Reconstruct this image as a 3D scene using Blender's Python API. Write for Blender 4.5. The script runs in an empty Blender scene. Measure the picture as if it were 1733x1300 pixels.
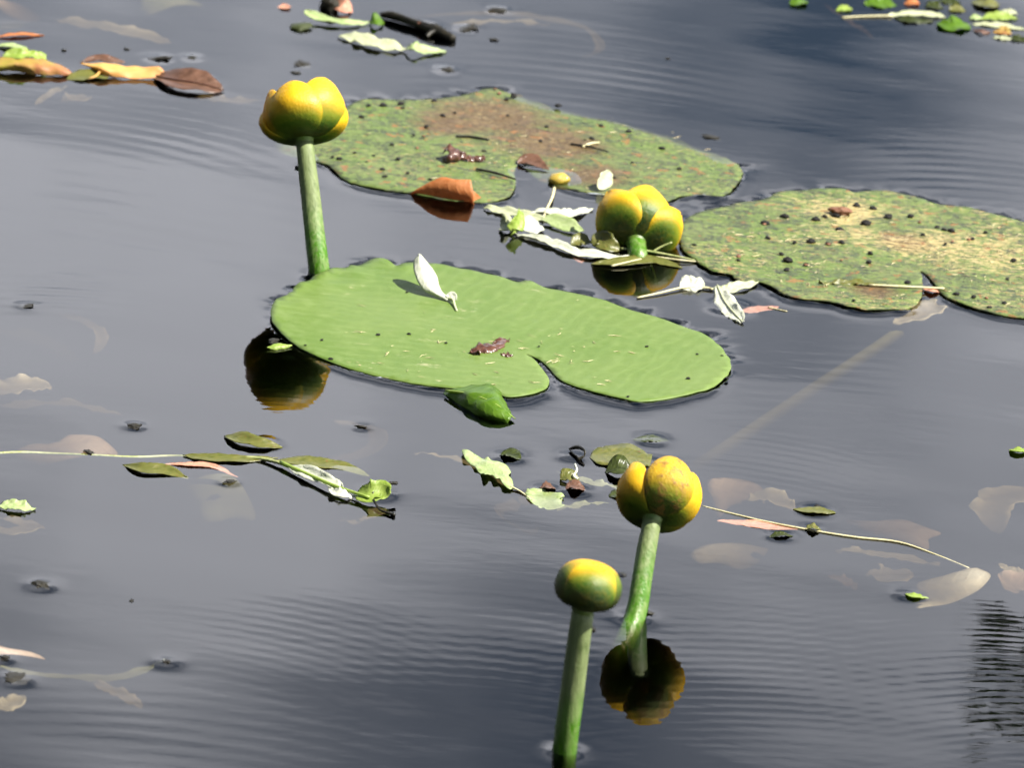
import bpy, bmesh, math, random
import numpy as np
from mathutils import Vector, Matrix, noise, geometry

SC = bpy.context.scene
COL = SC.collection
rad = math.radians
random.seed(7)
rng = np.random.default_rng(11)

# ------------------------------------------------------------------ camera
W_PX, H_PX = 1733.0, 1300.0
ELEV, ROLL, DIST = rad(20.0), rad(4.6), 3.5
HALF_W = 0.2626                                    # half the frame width in metres at the aim point
cam_pos = Vector((0.0, -DIST * math.cos(ELEV), DIST * math.sin(ELEV)))
fwd = (-cam_pos).normalized()
r0 = Vector((1, 0, 0))
u0 = r0.cross(fwd).normalized()
RIGHT = (math.cos(ROLL) * r0 + math.sin(ROLL) * u0).normalized()
UP = (-math.sin(ROLL) * r0 + math.cos(ROLL) * u0).normalized()
cam_d = bpy.data.cameras.new('camera')
cam = bpy.data.objects.new('camera', cam_d)
COL.objects.link(cam)
cam.matrix_world = Matrix((
    (RIGHT.x, UP.x, -fwd.x, cam_pos.x),
    (RIGHT.y, UP.y, -fwd.y, cam_pos.y),
    (RIGHT.z, UP.z, -fwd.z, cam_pos.z),
    (0, 0, 0, 1)))
cam_d.sensor_fit = 'HORIZONTAL'
cam_d.sensor_width = 36.0
cam_d.lens = 18.0 / (HALF_W / DIST)
cam_d.clip_start, cam_d.clip_end = 0.05, 2000.0
cam_d.dof.use_dof = True
cam_d.dof.focus_distance = 3.42
cam_d.dof.aperture_fstop = 22.0
SC.camera = cam
K = HALF_W / DIST / (W_PX / 2)                     # tangent of one photo pixel


def ray(px, py):
    return (fwd + RIGHT * ((px - W_PX / 2) * K) + UP * ((H_PX / 2 - py) * K)).normalized()


def at(px, py, z=0.0):
    """the point at height z (metres) seen at a photo pixel"""
    d = ray(px, py)
    return cam_pos + d * ((z - cam_pos.z) / d.z)


# ------------------------------------------------------------------ sky, sun, exposure
SUN_EL, SUN_AZ = rad(52.0), math.atan2(math.sin(rad(80)), -math.cos(rad(80)))
world = bpy.data.worlds.new('World')
SC.world = world
world.use_nodes = True
wn, wl = world.node_tree.nodes, world.node_tree.links
wn.clear()
w_out = wn.new('ShaderNodeOutputWorld')
w_bg = wn.new('ShaderNodeBackground')
w_bg.inputs['Strength'].default_value = 0.055
sky = wn.new('ShaderNodeTexSky')
sky.sky_type = 'NISHITA'
sky.sun_disc = False
sky.sun_elevation = SUN_EL
sky.sun_rotation = SUN_AZ
sky.air_density, sky.dust_density, sky.ozone_density = 1.0, 1.6, 1.2
tc = wn.new('ShaderNodeTexCoord')
# a cloud sheet at one height: direction projected on a plane overhead
sx = wn.new('ShaderNodeSeparateXYZ')
wl.new(tc.outputs['Generated'], sx.inputs[0])


def wmath(op, a, b):
    m = wn.new('ShaderNodeMath')
    m.operation = op
    for i, v in enumerate((a, b)):
        if isinstance(v, (int, float)):
            m.inputs[i].default_value = v
        else:
            wl.new(v, m.inputs[i])
    return m.outputs[0]


zc = wmath('ADD', wmath('MAXIMUM', sx.outputs[2], 0.0), 0.15)
cx = wn.new('ShaderNodeCombineXYZ')
wl.new(wmath('DIVIDE', sx.outputs[0], zc), cx.inputs[0])
wl.new(wmath('DIVIDE', sx.outputs[1], zc), cx.inputs[1])
mp = wn.new('ShaderNodeMapping')
mp.inputs['Location'].default_value = (22.57, 17.01, 0.0)
mp.inputs['Scale'].default_value = (1.5, 1.0, 1.0)
cn = wn.new('ShaderNodeTexNoise')
cn.inputs['Scale'].default_value = 3.2
cn.inputs['Detail'].default_value = 4.0
cn.inputs['Roughness'].default_value = 0.45
cr = wn.new('ShaderNodeValToRGB')
cr.color_ramp.elements[0].position = 0.30
cr.color_ramp.elements[1].position = 0.62
cr.color_ramp.elements[0].color = (0, 0, 0, 1)
cr.color_ramp.elements[1].color = (1, 1, 1, 1)
cm = wn.new('ShaderNodeMix')
cm.data_type = 'RGBA'
cm.inputs['B'].default_value = (18.8, 19.2, 21.0, 1)
wl.new(cx.outputs[0], mp.inputs['Vector'])
wl.new(mp.outputs['Vector'], cn.inputs['Vector'])
# broken sheet, thinned overhead out of view to lower the ambient light
thin = wmath('MULTIPLY', wmath('MAXIMUM', wmath('SUBTRACT', sx.outputs[2], 0.44), 0.0), -1.6)
wl.new(wmath('ADD', cn.outputs['Fac'], thin), cr.inputs['Fac'])
wl.new(cr.outputs['Color'], cm.inputs['Factor'])
wl.new(sky.outputs['Color'], cm.inputs['A'])
wl.new(cm.outputs['Result'], w_bg.inputs['Color'])
wl.new(w_bg.outputs['Background'], w_out.inputs['Surface'])

sun_d = bpy.data.lights.new('sun', 'SUN')
sun_d.energy = 5.0
sun_d.angle = rad(0.5)
sun_d.color = (1.0, 0.95, 0.86)
sun = bpy.data.objects.new('sun', sun_d)
COL.objects.link(sun)
sun_dir = Vector((math.sin(SUN_AZ) * math.cos(SUN_EL), math.cos(SUN_AZ) * math.cos(SUN_EL), math.sin(SUN_EL)))
sun.rotation_euler = sun_dir.to_track_quat('Z', 'Y').to_euler()
sun.location = sun_dir * 6

SC.view_settings.view_transform = 'Standard'
SC.view_settings.look = 'None'
SC.view_settings.gamma = 1.0
SC.view_settings.use_curve_mapping = False
SC.view_settings.exposure = 1.25
SC.render.engine = 'CYCLES'
SC.cycles.use_denoising = True
SC.cycles.denoising_input_passes = 'RGB'
SC.cycles.max_bounces = 6
SC.cycles.diffuse_bounces = 2
SC.cycles.glossy_bounces = 3
SC.cycles.transparent_max_bounces = 12
SC.cycles.transmission_bounces = 3
SC.cycles.caustics_reflective = False
SC.cycles.caustics_refractive = False


# ------------------------------------------------------------------ materials
class NT:
    def __init__(self, name):
        self.m = bpy.data.materials.new(name)
        self.m.use_nodes = True
        self.n, self.l = self.m.node_tree.nodes, self.m.node_tree.links
        self.n.clear()
        self.out = self.n.new('ShaderNodeOutputMaterial')

    def node(self, t, **kw):
        nd = self.n.new(t)
        for k, v in kw.items():
            if hasattr(nd, k):
                setattr(nd, k, v)
            else:
                nd.inputs[k].default_value = v
        return nd

    def coords(self, kind='Object'):
        return self.node('ShaderNodeTexCoord').outputs[kind]

    def noise(self, vec, scale, detail=4, rough=0.55, stretch=None, off=(0, 0, 0)):
        if stretch or off != (0, 0, 0):
            m = self.node('ShaderNodeMapping')
            m.inputs['Scale'].default_value = stretch or (1, 1, 1)
            m.inputs['Location'].default_value = off
            self.l.new(vec, m.inputs['Vector'])
            vec = m.outputs['Vector']
        t = self.node('ShaderNodeTexNoise')
        t.inputs['Scale'].default_value = scale
        t.inputs['Detail'].default_value = detail
        t.inputs['Roughness'].default_value = rough
        self.l.new(vec, t.inputs['Vector'])
        return t.outputs['Fac']

    def ramp(self, fac, stops):
        r = self.node('ShaderNodeValToRGB')
        el = r.color_ramp.elements
        while len(el) < len(stops):
            el.new(0.5)
        for e, (p, c) in zip(el, stops):
            e.position = p
            e.color = (c, c, c, 1) if isinstance(c, (int, float)) else (*c, 1)
        self.l.new(fac, r.inputs['Fac'])
        return r.outputs['Color']

    def mix(self, fac, a, b, mode='MIX'):
        m = self.node('ShaderNodeMix')
        m.data_type = 'RGBA'
        m.blend_type = mode
        for s, v in (('Factor', fac), ('A', a), ('B', b)):
            if isinstance(v, (int, float)):
                m.inputs[s].default_value = v if s == 'Factor' else (v, v, v, 1)
            elif isinstance(v, tuple):
                m.inputs[s].default_value = (*v, 1)
            else:
                self.l.new(v, m.inputs[s])
        return m.outputs['Result']

    def math(self, op, a, b=0.0, c=None):
        m = self.node('ShaderNodeMath')
        m.operation = op
        for i, v in enumerate((a, b, c)):
            if v is None:
                continue
            if isinstance(v, (int, float)):
                m.inputs[i].default_value = v
            else:
                self.l.new(v, m.inputs[i])
        return m.outputs[0]

    def bump(self, height, strength=0.3, dist=0.001):
        b = self.node('ShaderNodeBump')
        b.inputs['Strength'].default_value = strength
        b.inputs['Distance'].default_value = dist
        self.l.new(height, b.inputs['Height'])
        return b.outputs['Normal']

    def finish(self, color, rough=0.5, normal=None, trans=0.0, trans_col=None, spec=0.5, coat=0.0):
        p = self.node('ShaderNodeBsdfPrincipled')
        for s, v in (('Base Color', color), ('Roughness', rough)):
            if isinstance(v, tuple):
                p.inputs[s].default_value = (*v, 1)
            elif isinstance(v, (int, float)):
                p.inputs[s].default_value = v
            else:
                self.l.new(v, p.inputs[s])
        p.inputs['Specular IOR Level'].default_value = spec
        p.inputs['Coat Weight'].default_value = coat
        p.inputs['Coat Roughness'].default_value = 0.12
        if normal is not None:
            self.l.new(normal, p.inputs['Normal'])
        sh = p.outputs[0]
        if trans > 0:
            t = self.node('ShaderNodeBsdfTranslucent')
            tcv = color if trans_col is None else trans_col
            if isinstance(tcv, tuple):
                t.inputs['Color'].default_value = (*tcv, 1)
            else:
                self.l.new(tcv, t.inputs['Color'])
            if normal is not None:
                self.l.new(normal, t.inputs['Normal'])
            mx = self.node('ShaderNodeMixShader')
            mx.inputs[0].default_value = trans
            self.l.new(sh, mx.inputs[1])
            self.l.new(t.outputs[0], mx.inputs[2])
            sh = mx.outputs[0]
        self.l.new(sh, self.out.inputs['Surface'])
        return self.m


def leaf_mat(name, c1, c2, scale=300, rough=0.5, trans=0.3, spot=None, spot_lo=0.62, coat=0.0, veins=True, spec=0.5):
    """two-tone leaf with fine veins across the blade (UV: u across -1..1, v along 0..1)"""
    t = NT(name)
    co = t.coords()
    n1 = t.noise(co, scale, 5, 0.6)
    col = t.mix(t.ramp(n1, [(0.35, 0.0), (0.65, 1.0)]), c1, c2)
    if spot:
        n2 = t.noise(co, scale * 1.7, 4, 0.65, off=(3, 1, 2))
        col = t.mix(t.ramp(n2, [(spot_lo, 0.0), (spot_lo + 0.08, 1.0)]), col, spot)
    h = n1
    if veins:
        uv = t.node('ShaderNodeUVMap').outputs[0]
        sp = t.node('ShaderNodeSeparateXYZ')
        t.l.new(uv, sp.inputs[0])
        au = t.math('ABSOLUTE', sp.outputs[0])
        ph = t.math('SUBTRACT', t.math('ADD', t.math('MULTIPLY', sp.outputs[1], 44.0), t.math('MULTIPLY', n1, 5.0)), t.math('MULTIPLY', au, 9.0))
        wv = t.math('SINE', ph)
        vein = t.math('POWER', t.math('MULTIPLY_ADD', wv, 0.5, 0.5), 8.0)
        midrib = t.math('LESS_THAN', au, 0.05)
        vv = t.math('MAXIMUM', vein, midrib)
        col = t.mix(t.math('MULTIPLY', vv, 0.22), col, tuple(min(1, 1.35 * a + 0.03) for a in c2))
        h = t.math('ADD', t.math('MULTIPLY', vv, 0.4), t.math('MULTIPLY', n1, 1.5))
    nb = t.bump(h, 0.4, 0.0005)
    return t.finish(col, rough, nb, trans, None, spec, coat)


def pad_clean():
    t = NT('lily_pad_green')
    co = t.coords()
    uv = t.node('ShaderNodeUVMap').outputs[0]
    sp = t.node('ShaderNodeSeparateXYZ')
    t.l.new(uv, sp.inputs[0])
    # UV holds metres along and across the midrib
    au = t.math('ABSOLUTE', sp.outputs[1])
    wob = t.noise(co, 25, 2, 0.5)
    ph = t.math('ADD', t.math('MULTIPLY', t.math('SUBTRACT', sp.outputs[0], t.math('MULTIPLY', au, 0.75)), 620.0),
                t.math('MULTIPLY', wob, 16.0))
    vein = t.math('POWER', t.math('MULTIPLY_ADD', t.math('SINE', ph), 0.5, 0.5), 3.0)
    big = t.noise(co, 14, 3, 0.5)
    fine = t.noise(co, 160, 5, 0.6)
    col = t.mix(t.ramp(big, [(0.3, 0.0), (0.7, 1.0)]), (0.088, 0.152, 0.022), (0.122, 0.182, 0.040))
    col = t.mix(t.math('MULTIPLY', vein, 0.15), col, (0.18, 0.26, 0.08))
    col = t.mix(t.ramp(fine, [(0.45, 0.0), (0.72, 0.35)]), col, (0.20, 0.26, 0.10))
    # dry scuffs and dust
    sc1 = t.noise(co, 60, 6, 0.75, stretch=(1, 2.2, 1), off=(1.3, 0.2, 0))
    sc2 = t.noise(co, 9, 2, 0.5, off=(0.21, 0.4, 0))
    m = t.math('MULTIPLY', t.ramp(sc1, [(0.60, 0.0), (0.68, 0.8)]), t.ramp(sc2, [(0.48, 0.0), (0.62, 1.0)]))
    col = t.mix(m, col, (0.36, 0.34, 0.19))
    h = t.math('ADD', t.math('MULTIPLY', vein, 0.22), t.math('ADD', t.math('MULTIPLY', fine, 0.8), t.math('MULTIPLY', big, 1.2)))
    return t.finish(col, t.ramp(fine, [(0.3, 0.42), (0.7, 0.60)]), t.bump(h, 0.35, 0.0006), 0.10, (0.14, 0.24, 0.02), 0.22)


def pad_old(name, brown_pts, straw, seed, straw_pts=()):
    """old pad: dull green film, grey algae, brown rot round some points, straw-coloured flecks"""
    t = NT(name)
    co = t.coords()
    o = (seed, seed * 0.7, 0)
    big = t.noise(co, 22, 4, 0.6, off=o)
    mid = t.noise(co, 75, 5, 0.65, stretch=(1, 1.8, 1), off=o)
    fine = t.noise(co, 320, 5, 0.7, off=o)
    col = t.mix(t.ramp(big, [(0.32, 0.0), (0.66, 1.0)]), (0.085, 0.145, 0.022), (0.120, 0.145, 0.050))
    col = t.mix(t.ramp(mid, [(0.46, 0.0), (0.58, 0.95)]), col, (0.058, 0.072, 0.044))
    mid2 = t.noise(co, 34, 5, 0.7, stretch=(1, 1.5, 1), off=(seed + 3, 1, 0))
    col = t.mix(t.ramp(mid2, [(0.52, 0.0), (0.64, 0.7)]), col, (0.050, 0.058, 0.040))
    col = t.mix(t.ramp(fine, [(0.48, 0.0), (0.64, 0.85)]), col, (0.155, 0.215, 0.055))
    for (x, y, r) in brown_pts:
        v = t.node('ShaderNodeVectorMath', operation='DISTANCE')
        t.l.new(co, v.inputs[0])
        v.inputs[1].default_value = (x, y, 0)
        d = t.math('ADD', t.math('DIVIDE', v.outputs['Value'], r), t.math('MULTIPLY', t.math('SUBTRACT', mid, 0.5), 1.8))
        col = t.mix(t.ramp(d, [(0.45, 0.95), (1.0, 0.0)]), col, t.mix(t.ramp(fine, [(0.35, 0.0), (0.65, 1.0)]), (0.070, 0.042, 0.022), (0.15, 0.10, 0.05)))
    fl = t.noise(co, 190, 6, 0.8, stretch=(1, 2.5, 1), off=(seed + 2, 0, 0))
    zone = t.noise(co, 13, 2, 0.5, off=(seed + 4, 0, 0))
    for (x, y, r) in straw_pts:
        v = t.node('ShaderNodeVectorMath', operation='DISTANCE')
        t.l.new(co, v.inputs[0])
        v.inputs[1].default_value = (x, y, 0)
        zone = t.math('ADD', zone, t.ramp(t.math('ADD', t.math('DIVIDE', v.outputs['Value'], r), t.math('MULTIPLY', t.math('SUBTRACT', mid, 0.5), 2.0)), [(0.3, 0.14), (1.0, 0.0)]))
        fl = t.math('ADD', fl, t.ramp(t.math('DIVIDE', v.outputs['Value'], r), [(0.3, 0.07), (1.0, 0.0)]))
    mk = t.math('MULTIPLY', t.ramp(fl, [(0.54, 0.0), (0.60, 0.95)]), t.ramp(zone, [(0.42, 0.10), (0.56, 1.0)]))
    col = t.mix(t.math('MULTIPLY', mk, straw), col, (0.42, 0.33, 0.15))
    rs = t.noise(co, 120, 4, 0.6, off=(seed + 7, 0, 0))
    col = t.mix(t.ramp(rs, [(0.60, 0.0), (0.66, 0.75)]), col, (0.24, 0.11, 0.04))
    dk = t.noise(co, 260, 3, 0.6, stretch=(1, 2, 1), off=(seed + 9, 0, 0))
    col = t.mix(t.ramp(dk, [(0.60, 0.0), (0.65, 0.9)]), col, (0.022, 0.024, 0.02))
    h = t.math('ADD', fine, mid)
    return t.finish(col, t.ramp(mid, [(0.35, 0.38), (0.65, 0.70)]), t.bump(h, 0.6, 0.0016), 0.06, (0.12, 0.19, 0.02), 0.2)


def sepal_mat(name, green_v, green_edge, inner_yellow=(0.90, 0.55, 0.010), worn=False):
    """fleshy sepal: green back towards its base and middle, yellow towards rim (UV u -1..1, v 0..1)"""
    t = NT(name)
    co = t.coords()
    uv = t.node('ShaderNodeUVMap').outputs[0]
    sp = t.node('ShaderNodeSeparateXYZ')
    t.l.new(uv, sp.inputs[0])
    n = t.noise(co, 70, 3, 0.5)
    n2 = t.noise(co, 500, 3, 0.6)
    au = t.math('ABSOLUTE', sp.outputs[0])
    v = t.math('ADD', sp.outputs[1], t.math('MULTIPLY', t.math('SUBTRACT', n, 0.5), 0.16))
    v = t.math('ADD', v, t.math('MULTIPLY', t.math('POWER', au, 2.5), green_edge))
    col = t.ramp(v, [(max(0, green_v - 0.26), (0.018, 0.042, 0.003)), (max(0.01, green_v - 0.10), (0.055, 0.125, 0.005)), (green_v, (0.19, 0.24, 0.010)),
                     (green_v + 0.10, (0.48, 0.33, 0.008)), (green_v + 0.24, inner_yellow)])
    col = t.mix(t.ramp(n2, [(0.4, 0.0), (0.75, 0.12)]), col, (0.70, 0.42, 0.02))
    h = n2
    if worn:
        sc = t.noise(co, 210, 6, 0.75, off=(1, 2, 3))
        col = t.mix(t.ramp(sc, [(0.50, 0.0), (0.60, 0.85)]), col, (0.36, 0.19, 0.04))
        col = t.mix(t.ramp(sc, [(0.60, 0.0), (0.68, 0.8)]), col, (0.12, 0.05, 0.015))
        h = t.math('ADD', n2, t.math('MULTIPLY', sc, 5.0))
    n3 = t.noise(co, 900, 4, 0.7, stretch=(1, 1, 0.4))
    return t.finish(col, t.ramp(n, [(0.35, 0.38), (0.65, 0.58)]), t.bump(t.math('ADD', h, n3), 0.4, 0.0006), 0.30, t.mix(0.75, col, (0.70, 0.22, 0.004), 'MULTIPLY'), 0.5)


def stem_mat(name, c_low, c_high, z_mid, z_span):
    t = NT(name)
    co = t.coords()
    sp = t.node('ShaderNodeSeparateXYZ')
    t.l.new(co, sp.inputs[0])
    n = t.noise(co, 420, 5, 0.65, stretch=(1, 1, 0.22))
    f = t.math('DIVIDE', t.math('SUBTRACT', sp.outputs[2], z_mid - z_span / 2), z_span)
    f = t.math('ADD', f, t.math('MULTIPLY', t.math('SUBTRACT', n, 0.5), 0.8))
    col = t.mix(t.ramp(f, [(0.2, 0.0), (0.8, 1.0)]), c_low, c_high)
    col = t.mix(t.ramp(n, [(0.42, 0.0), (0.64, 0.6)]), col, tuple(1.45 * a for a in c_high))
    col = t.mix(t.ramp(t.noise(co, 260, 4, 0.7, stretch=(1, 1, 0.5), off=(2, 5, 1)), [(0.52, 0.0), (0.66, 0.6)]), col, (0.05, 0.085, 0.015))
    rgh = t.ramp(f, [(0.0, 0.28), (0.5, 0.55)])
    return t.finish(col, rgh, t.bump(n, 0.6, 0.0008), 0.04, (0.15, 0.30, 0.01), 0.35)


def water_mat():
    t = NT('pond_water')
    fr = t.node('ShaderNodeFresnel')
    fr.inputs['IOR'].default_value = 1.333
    gl = t.node('ShaderNodeBsdfGlossy')
    gl.inputs['Roughness'].default_value = 0.0
    gl.inputs['Color'].default_value = (1, 1, 1, 1)
    tr = t.node('ShaderNodeBsdfTransparent')
    co = t.coords()
    n = t.noise(co, 90, 3, 0.55, stretch=(0.35, 1.0, 1))
    nb = t.bump(n, 0.04, 0.0006)
    for nd in (fr, gl):
        t.l.new(nb, nd.inputs['Normal'])
    mx = t.node('ShaderNodeMixShader')
    t.l.new(fr.outputs[0], mx.inputs[0])
    t.l.new(tr.outputs[0], mx.inputs[1])
    t.l.new(gl.outputs[0], mx.inputs[2])
    t.l.new(mx.outputs[0], t.out.inputs['Surface'])
    ab = t.node('ShaderNodeVolumeAbsorption')
    ab.inputs['Color'].default_value = (0.42, 0.36, 0.22, 1)
    ab.inputs['Density'].default_value = 120.0
    t.l.new(ab.outputs[0], t.out.inputs['Volume'])
    return t.m


def simple(name, c1, c2, scale=200, rough=0.6, bump=0.4, trans=0.0, spec=0.5, coat=0.0):
    t = NT(name)
    n = t.noise(t.coords(), scale, 5, 0.6)
    return t.finish(t.mix(t.ramp(n, [(0.35, 0.0), (0.65, 1.0)]), c1, c2), rough, t.bump(n, bump, 0.0008), trans, None, spec, coat)


M = {}
M['water'] = water_mat()
M['pad'] = pad_clean()
M['mud'] = simple('pond_mud', (0.020, 0.016, 0.010), (0.045, 0.036, 0.02), 3, 0.9)
M['bank'] = simple('bank_grass', (0.03, 0.05, 0.015), (0.06, 0.08, 0.025), 2, 0.9)
M['wood'] = simple('far_foliage', (0.010, 0.016, 0.006), (0.030, 0.045, 0.013), 0.6, 0.8)
M['bark'] = simple('bark', (0.035, 0.027, 0.02), (0.07, 0.055, 0.04), 30, 0.9)
M['tree_leaf'] = simple('tree_leaf', (0.035, 0.06, 0.012), (0.06, 0.10, 0.02), 8, 0.5, trans=0.25)
M['pale'] = leaf_mat('pale_willow_leaf', (0.40, 0.44, 0.24), (0.52, 0.54, 0.36), 350, 0.45, 0.25)
M['white'] = leaf_mat('silvery_leaf', (0.46, 0.49, 0.36), (0.60, 0.61, 0.50), 350, 0.40, 0.2)
M['lime'] = leaf_mat('lime_leaf', (0.24, 0.36, 0.04), (0.36, 0.46, 0.10), 300, 0.42, 0.4)
M['lightgreen'] = leaf_mat('light_green_leaf', (0.30, 0.40, 0.14), (0.42, 0.50, 0.24), 300, 0.45, 0.3)
M['green'] = leaf_mat('fresh_green_leaf', (0.085, 0.19, 0.008), (0.13, 0.25, 0.015), 220, 0.32, 0.45)
M['olive'] = leaf_mat('olive_leaf', (0.10, 0.115, 0.02), (0.17, 0.17, 0.04), 300, 0.35, 0.3, spot=(0.20, 0.09, 0.03))
M['dark'] = leaf_mat('dark_wet_leaf', (0.016, 0.022, 0.006), (0.05, 0.065, 0.014), 300, 0.3, 0.15, spec=0.25)
M['orange'] = leaf_mat('orange_dead_leaf', (0.50, 0.17, 0.045), (0.62, 0.26, 0.09), 240, 0.5, 0.45)
M['yellow'] = leaf_mat('yellow_dead_leaf', (0.72, 0.46, 0.12), (0.70, 0.34, 0.11), 70, 0.5, 0.35)
M['brownleaf'] = leaf_mat('dark_brown_leaf', (0.075, 0.038, 0.022), (0.15, 0.075, 0.045), 260, 0.35, 0.15)
M['patchy'] = leaf_mat('patchy_autumn_leaf', (0.34, 0.30, 0.035), (0.42, 0.17, 0.07), 75, 0.5, 0.3, spot=(0.16, 0.055, 0.02), spot_lo=0.64)
M['sunk'] = leaf_mat('sunken_leaf', (0.34, 0.31, 0.22), (0.46, 0.41, 0.29), 160, 0.7, 0.2, spot=(0.30, 0.22, 0.12))
M['sunkpink'] = leaf_mat('sunken_pinkish_leaf', (0.42, 0.31, 0.23), (0.54, 0.41, 0.30), 160, 0.7, 0.2, spot=(0.36, 0.18, 0.12))
M['sunkgreen'] = leaf_mat('sunken_green_leaf', (0.24, 0.28, 0.15), (0.34, 0.37, 0.22), 160, 0.7, 0.2)
M['pinkleaf'] = leaf_mat('reddish_leaf', (0.52, 0.22, 0.14), (0.62, 0.34, 0.22), 300, 0.5, 0.3, spot=(0.22, 0.06, 0.04))
M['twig'] = simple('green_twig', (0.20, 0.24, 0.07), (0.38, 0.40, 0.17), 400, 0.45)
M['strawtwig'] = simple('straw_twig', (0.46, 0.42, 0.22), (0.58, 0.54, 0.32), 400, 0.5)
M['darktwig'] = simple('dark_wet_twig', (0.008, 0.008, 0.006), (0.028, 0.024, 0.014), 300, 0.35, spec=0.25)
M['speck'] = simple('black_speck', (0.006, 0.006, 0.006), (0.02, 0.018, 0.015), 900, 0.45, spec=0.15)
M['rust'] = simple('rusty_scrap', (0.11, 0.04, 0.02), (0.24, 0.10, 0.04), 500, 0.5)
M['wetbrown'] = simple('wet_brown_scrap', (0.045, 0.016, 0.010), (0.11, 0.045, 0.025), 500, 0.25, coat=0.25)
M['straw'] = simple('straw_scrap', (0.42, 0.34, 0.17), (0.60, 0.52, 0.30), 600, 0.6)
M['yellowpod'] = simple('yellow_pod', (0.40, 0.30, 0.03), (0.52, 0.36, 0.05), 500, 0.25, coat=0.4)
M['petiole'] = simple('sunken_stalk', (0.42, 0.46, 0.22), (0.56, 0.60, 0.32), 120, 0.6)
M['core'] = simple('flower_base', (0.05, 0.10, 0.008), (0.09, 0.15, 0.015), 300, 0.45)


# ------------------------------------------------------------------ mesh helpers
def link(name, me, mat, parent=None):
    o = bpy.data.objects.new(name, me)
    COL.objects.link(o)
    if mat is not None:
        me.materials.append(mat)
    if parent is not None:
        o.parent = parent
        o.matrix_parent_inverse = parent.matrix_world.inverted()
    return o


def tag(o, label=None, cat=None, group=None, kind=None):
    if label:
        o['label'] = label
    if cat:
        o['category'] = cat
    if group:
        o['group'] = group
    if kind:
        o['kind'] = kind
    return o


def empty(name, loc, label, cat, group=None):
    e = bpy.data.objects.new(name, None)
    e.empty_display_size = 0.01
    COL.objects.link(e)
    e.location = loc
    e.matrix_world = Matrix.Translation(loc)
    return tag(e, label, cat, group)


def make(name, verts, faces, mat, parent=None, uvs=None, origin=None, smooth=True):
    """verts are world points; the object's origin is put at `origin` (or the first thing's spot)"""
    vs = [Vector(v) for v in verts]
    if parent is not None:
        org, up_ = Vector((0, 0, 0)), parent
        while up_ is not None:
            org += up_.location
            up_ = up_.parent
    else:
        org = Vector(origin) if origin is not None else sum(vs, Vector()) / len(vs)
    me = bpy.data.meshes.new(name)
    me.from_pydata([v - org for v in vs], [], faces)
    if uvs is not None:
        ul = me.uv_layers.new(name='UVMap')
        li = np.empty(len(me.loops), dtype=np.int64)
        me.loops.foreach_get('vertex_index', li)
        ul.data.foreach_set('uv', np.asarray(uvs, dtype=np.float64)[li].ravel())
    if smooth:
        me.polygons.foreach_set('use_smooth', [True] * len(me.polygons))
    o = bpy.data.objects.new(name, me)
    COL.objects.link(o)
    me.materials.append(mat)
    if parent is not None:
        o.parent = parent
    else:
        o.location = org
    return o


def catmull(pts, n, closed=False):
    P = np.array([tuple(p) for p in pts], dtype=float)
    m = len(P)
    if m == 2 and not closed:
        t = np.linspace(0, 1, n)[:, None]
        return P[0] * (1 - t) + P[1] * t
    if closed:
        Q = np.vstack([P[-1], P, P[0], P[1]])
        segs = m
    else:
        Q = np.vstack([2 * P[0] - P[1], P, 2 * P[-1] - P[-2]])
        segs = m - 1
    ts = np.linspace(0, segs, n, endpoint=not closed)
    out = []
    for t in ts:
        i = min(int(t), segs - 1)
        f = t - i
        a, b, c, d = Q[i], Q[i + 1], Q[i + 2], Q[i + 3]
        out.append(0.5 * ((2 * b) + (c - a) * f + (2 * a - 5 * b + 4 * c - d) * f * f + (3 * b - a - 3 * c + d) * f ** 3))
    return np.array(out)


def thicken(verts, faces, uvs, t):
    """close a sheet: copy shifted along its normals by -t, rim faces in between"""
    V = np.array([tuple(v) for v in verts], dtype=float)
    N = np.zeros_like(V)
    for f in faces:
        p = V[list(f)]
        nrm = np.cross(p[1] - p[0], p[2] - p[0])
        if len(f) == 4:
            nrm = nrm + np.cross(p[2] - p[0], p[3] - p[0])
        for i in f:
            N[i] += nrm
    N /= np.maximum(np.linalg.norm(N, axis=1), 1e-12)[:, None]
    n = len(V)
    V2 = np.vstack([V, V - N * t])
    cnt = {}
    for f in faces:
        for a, b in zip(f, list(f[1:]) + [f[0]]):
            cnt[(a, b)] = cnt.get((a, b), 0) + 1
    F = [tuple(f) for f in faces] + [tuple(i + n for i in reversed(f)) for f in faces]
    for (a, b) in cnt:
        if (b, a) not in cnt:
            F.append((b, a, a + n, b + n))
    return V2, F, (None if uvs is None else list(uvs) + list(uvs))


def evened(pts, radii, d):
    """split long spans so that a smooth curve through the points does not overshoot"""
    rr = np.interp(np.linspace(0, 1, len(pts)), np.linspace(0, 1, len(radii)), radii)
    P, R = [Vector(pts[0])], [rr[0]]
    for a, b, ra, rb in zip(pts[:-1], pts[1:], rr[:-1], rr[1:]):
        a, b = Vector(a), Vector(b)
        k = max(1, int(round((b - a).length / d)))
        for i in range(1, k + 1):
            P.append(a.lerp(b, i / k))
            R.append(ra + (rb - ra) * i / k)
    return P, R


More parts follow.
